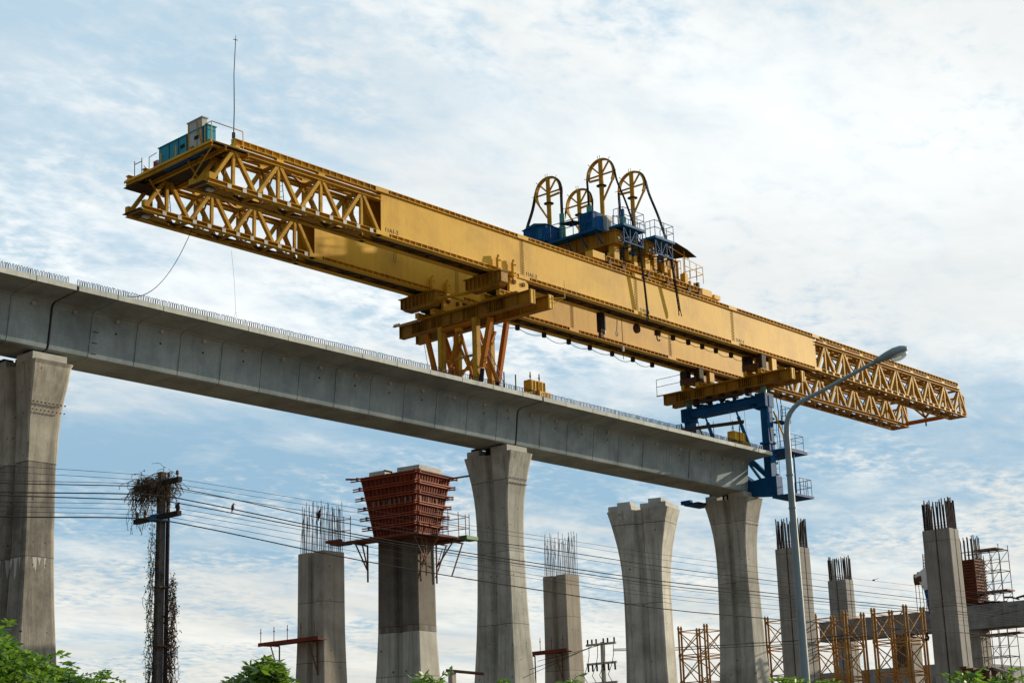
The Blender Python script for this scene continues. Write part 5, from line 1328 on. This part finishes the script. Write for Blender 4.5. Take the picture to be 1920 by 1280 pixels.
MB().poly([dist(1738,1185,118),dist(1738.5,1191,118),dist(1741,1194,118),dist(1740,1198,118),dist(1736,1199,118),dist(1734.5,1196,118)],.09,6).build('hook','rebar_black',cr)
for k in range(2): MB().tube(dist(1738+7*k*.5+26,1185,138) if False else dist(1737+k*1.5,1120,118),dist(1738+k*.5,1186,118),.02,4).build('hook_rope','rebar_grey',cr)
# distant low column stubs
t=thing('bar_stub',dist(1637,1280,190),'pale bundle of thin bars far off between two yellow towers','column stub')
for k in range(10): MB().tube(dist(1629+k*1.8,1285,190),dist(1628.5+k*1.7,1253+random.uniform(0,6),190),.05,4).build('starter_bar','rebar_grey',t)
q=dist(1655,1290,188); zq=at(1655,1268,0,q.x).z
o=MB().box(q.x-12,q.x+14,q.y-16,q.y+4,0,zq).build('far_cap_block','beam_concrete'); tag(o,'low grey concrete block far off behind the towers','block')
# rusty trestle at the bottom right
q=dist(1850,1262,95)
tt=thing('steel_trestle',(q.x,q.y,0),'rusty steel trestle of short posts under two rails, bottom corner by the scaffold','trestle')
A=dist(1803,1252,96);B=dist(1850,1256,93);Cc=dist(1897,1262,90); D_=dist(1856,1250,95)
for a,b in((A,dist(1848,1257,95)),(D_,Cc)): MB().bar(a,b,.16,.14).build('rail','scaffold_steel',tt)
for px,py in((1809,1254),(1822,1257),(1839,1259),(1850,1254),(1864,1256),(1881,1258),(1894,1260)):
    p=dist(px,py,94); MB().bar(p+Vector((0,0,.02)),Vector((p.x,p.y,0)),.26,.22).build('post','rusty_steel',tt)
    MB().box(p.x-.2,p.x+.2,p.y-.2,p.y+.2,p.z,p.z+.15).build('cap','rusty_steel',tt)
# ------------------------------------------------------------------ shrubs and small trees in front
def shrub(name,px,py,D,w,label,seed,mat='green_leaf',n=260,form='pinnate',tall=1.0):
    n=int(n*4.2); tall*=1.22
    rd_=random.Random(seed); top=dist(px,py,D); t=thing(name,(top.x,top.y,0),label,'tree','leafy trees along the roadside')
    wood=MB(); lf=MB(); base=Vector((top.x,top.y,0)); Hh=top.z
    wood.poly([base,base+Vector((.05,.03,Hh*.35)),base+Vector((-.03,.02,Hh*.62))],.07,8,.04)
    tips=[]
    for i in range(34):
        a=rd_.uniform(0,6.28); rr=w*rd_.uniform(.25,1); e=Vector((rr*math.cos(a),rr*math.sin(a),0))
        hz=Hh*(1-.55*(rr/w)**2*rd_.uniform(.7,1.15))*rd_.uniform(.72,1.0)
        if i<3: e*=.12; hz=Hh*(.97-.03*i)
        s=base+Vector((0,0,Hh*rd_.uniform(.35,.6)))
        end=base+e+Vector((0,0,hz)); mid=s.lerp(end,.55)+Vector((0,0,-.08*Hh*rd_.random()))
        wood.poly([s,mid,end],.022,5,.007); tips.append((s,mid,end))
    for i in range(n):
        s,m_,e=rd_.choice(tips); u=rd_.uniform(.3,1.0); p=m_.lerp(e,u**.6)+Vector((rd_.gauss(0,.11*w),rd_.gauss(0,.11*w),rd_.gauss(-.05,.09)))
        if i<34: p=tips[i][2]
        if p.z>Hh: p.z=Hh-.02
        a=rd_.uniform(0,6.28); L=rd_.uniform(.16,.30); d=Vector((math.cos(a),math.sin(a),rd_.uniform(-.5,1.3))).normalized()
        k=7 if form=='pinnate' else 5
        prev=p
        for j in range(k):
            q=p+d*(L*(j+1)/k)+Vector((0,0,-.35*L*((j+1)/k)**2))
            sd=d.cross(Vector((0,0,1))).normalized()
            for sg in(-1,1):
                dd=(sd*sg+d*.4+Vector((0,0,rd_.uniform(-.8,.4)))).normalized(); l=(.06 if form=='pinnate' else .09)*rd_.uniform(.8,1.2)*tall; wd=l*(.46 if form=='pinnate' else .34)
                sp_=dd.cross(Vector((rd_.uniform(-1,1),rd_.uniform(-1,1),.6))).normalized()
                lf.add([q,q+dd*l*.45+sp_*wd*.5,q+dd*l,q+dd*l*.45-sp_*wd*.5],[(0,1,2,3)])
        wood.poly([p,p+d*L*.6+Vector((0,0,-.1*L)),p+d*L+Vector((0,0,-.35*L))],.004,3)
    wood.build('branches','twig',t); lf.build('foliage',mat,t)['kind']='stuff'
shrub('leafy_tree',-28,1178,15,.95,'dense bright green tree in the left bottom corner before the stained pier',3,n=1200)
shrub('leafy_tree',48,1222,15.5,.7,'rounded green tree in front of the stained pier foot',4,n=800)
shrub('leafy_tree',122,1240,16,.5,'feathery green sapling just right of the stained pier',5,n=300)
shrub('leafy_tree',182,1256,16.5,.45,'low feathery green sapling between stained pier and dark pole',6,n=260)
shrub('leafy_tree',500,1236,17,.52,'green bush with narrow leaves below the rusty side platform',7,'olive_leaf',420,'long',1.1)
shrub('leafy_tree',452,1262,17,.4,'small bush with narrow leaves left of the long thin bar column',8,'olive_leaf',160,'long',1.1)
shrub('leafy_tree',812,1250,18,.28,'small sprig bush at the foot of the red formwork pier',9,n=150,form='long')
shrub('leafy_tree',930,1268,18,.3,'tiny green sprig before the middle flared pier',10,n=110,form='long')
shrub('leafy_tree',1072,1266,18,.22,'tiny green sprig beside the small concrete utility pole',11,n=90,form='long')
shrub('leafy_tree',1478,1262,20,.42,'green bush at the left of the street lamp post',12,n=420,form='long')
shrub('leafy_tree',1538,1262,20,.28,'green bush at the right of the street lamp post',13,n=260,form='long')
shrub('leafy_tree',1818,1262,20,.45,'green bush under the rusty steel trestle',14,n=420,form='long')
shrub('leafy_tree',1885,1266,21,.45,'green bush at the right bottom corner',15,n=380,form='long')
SC.view_settings.view_transform='Standard'; SC.view_settings.look='None'; SC.view_settings.exposure=.13; SC.view_settings.gamma=1
SC.cycles.max_bounces=6; SC.cycles.use_adaptive_sampling=True
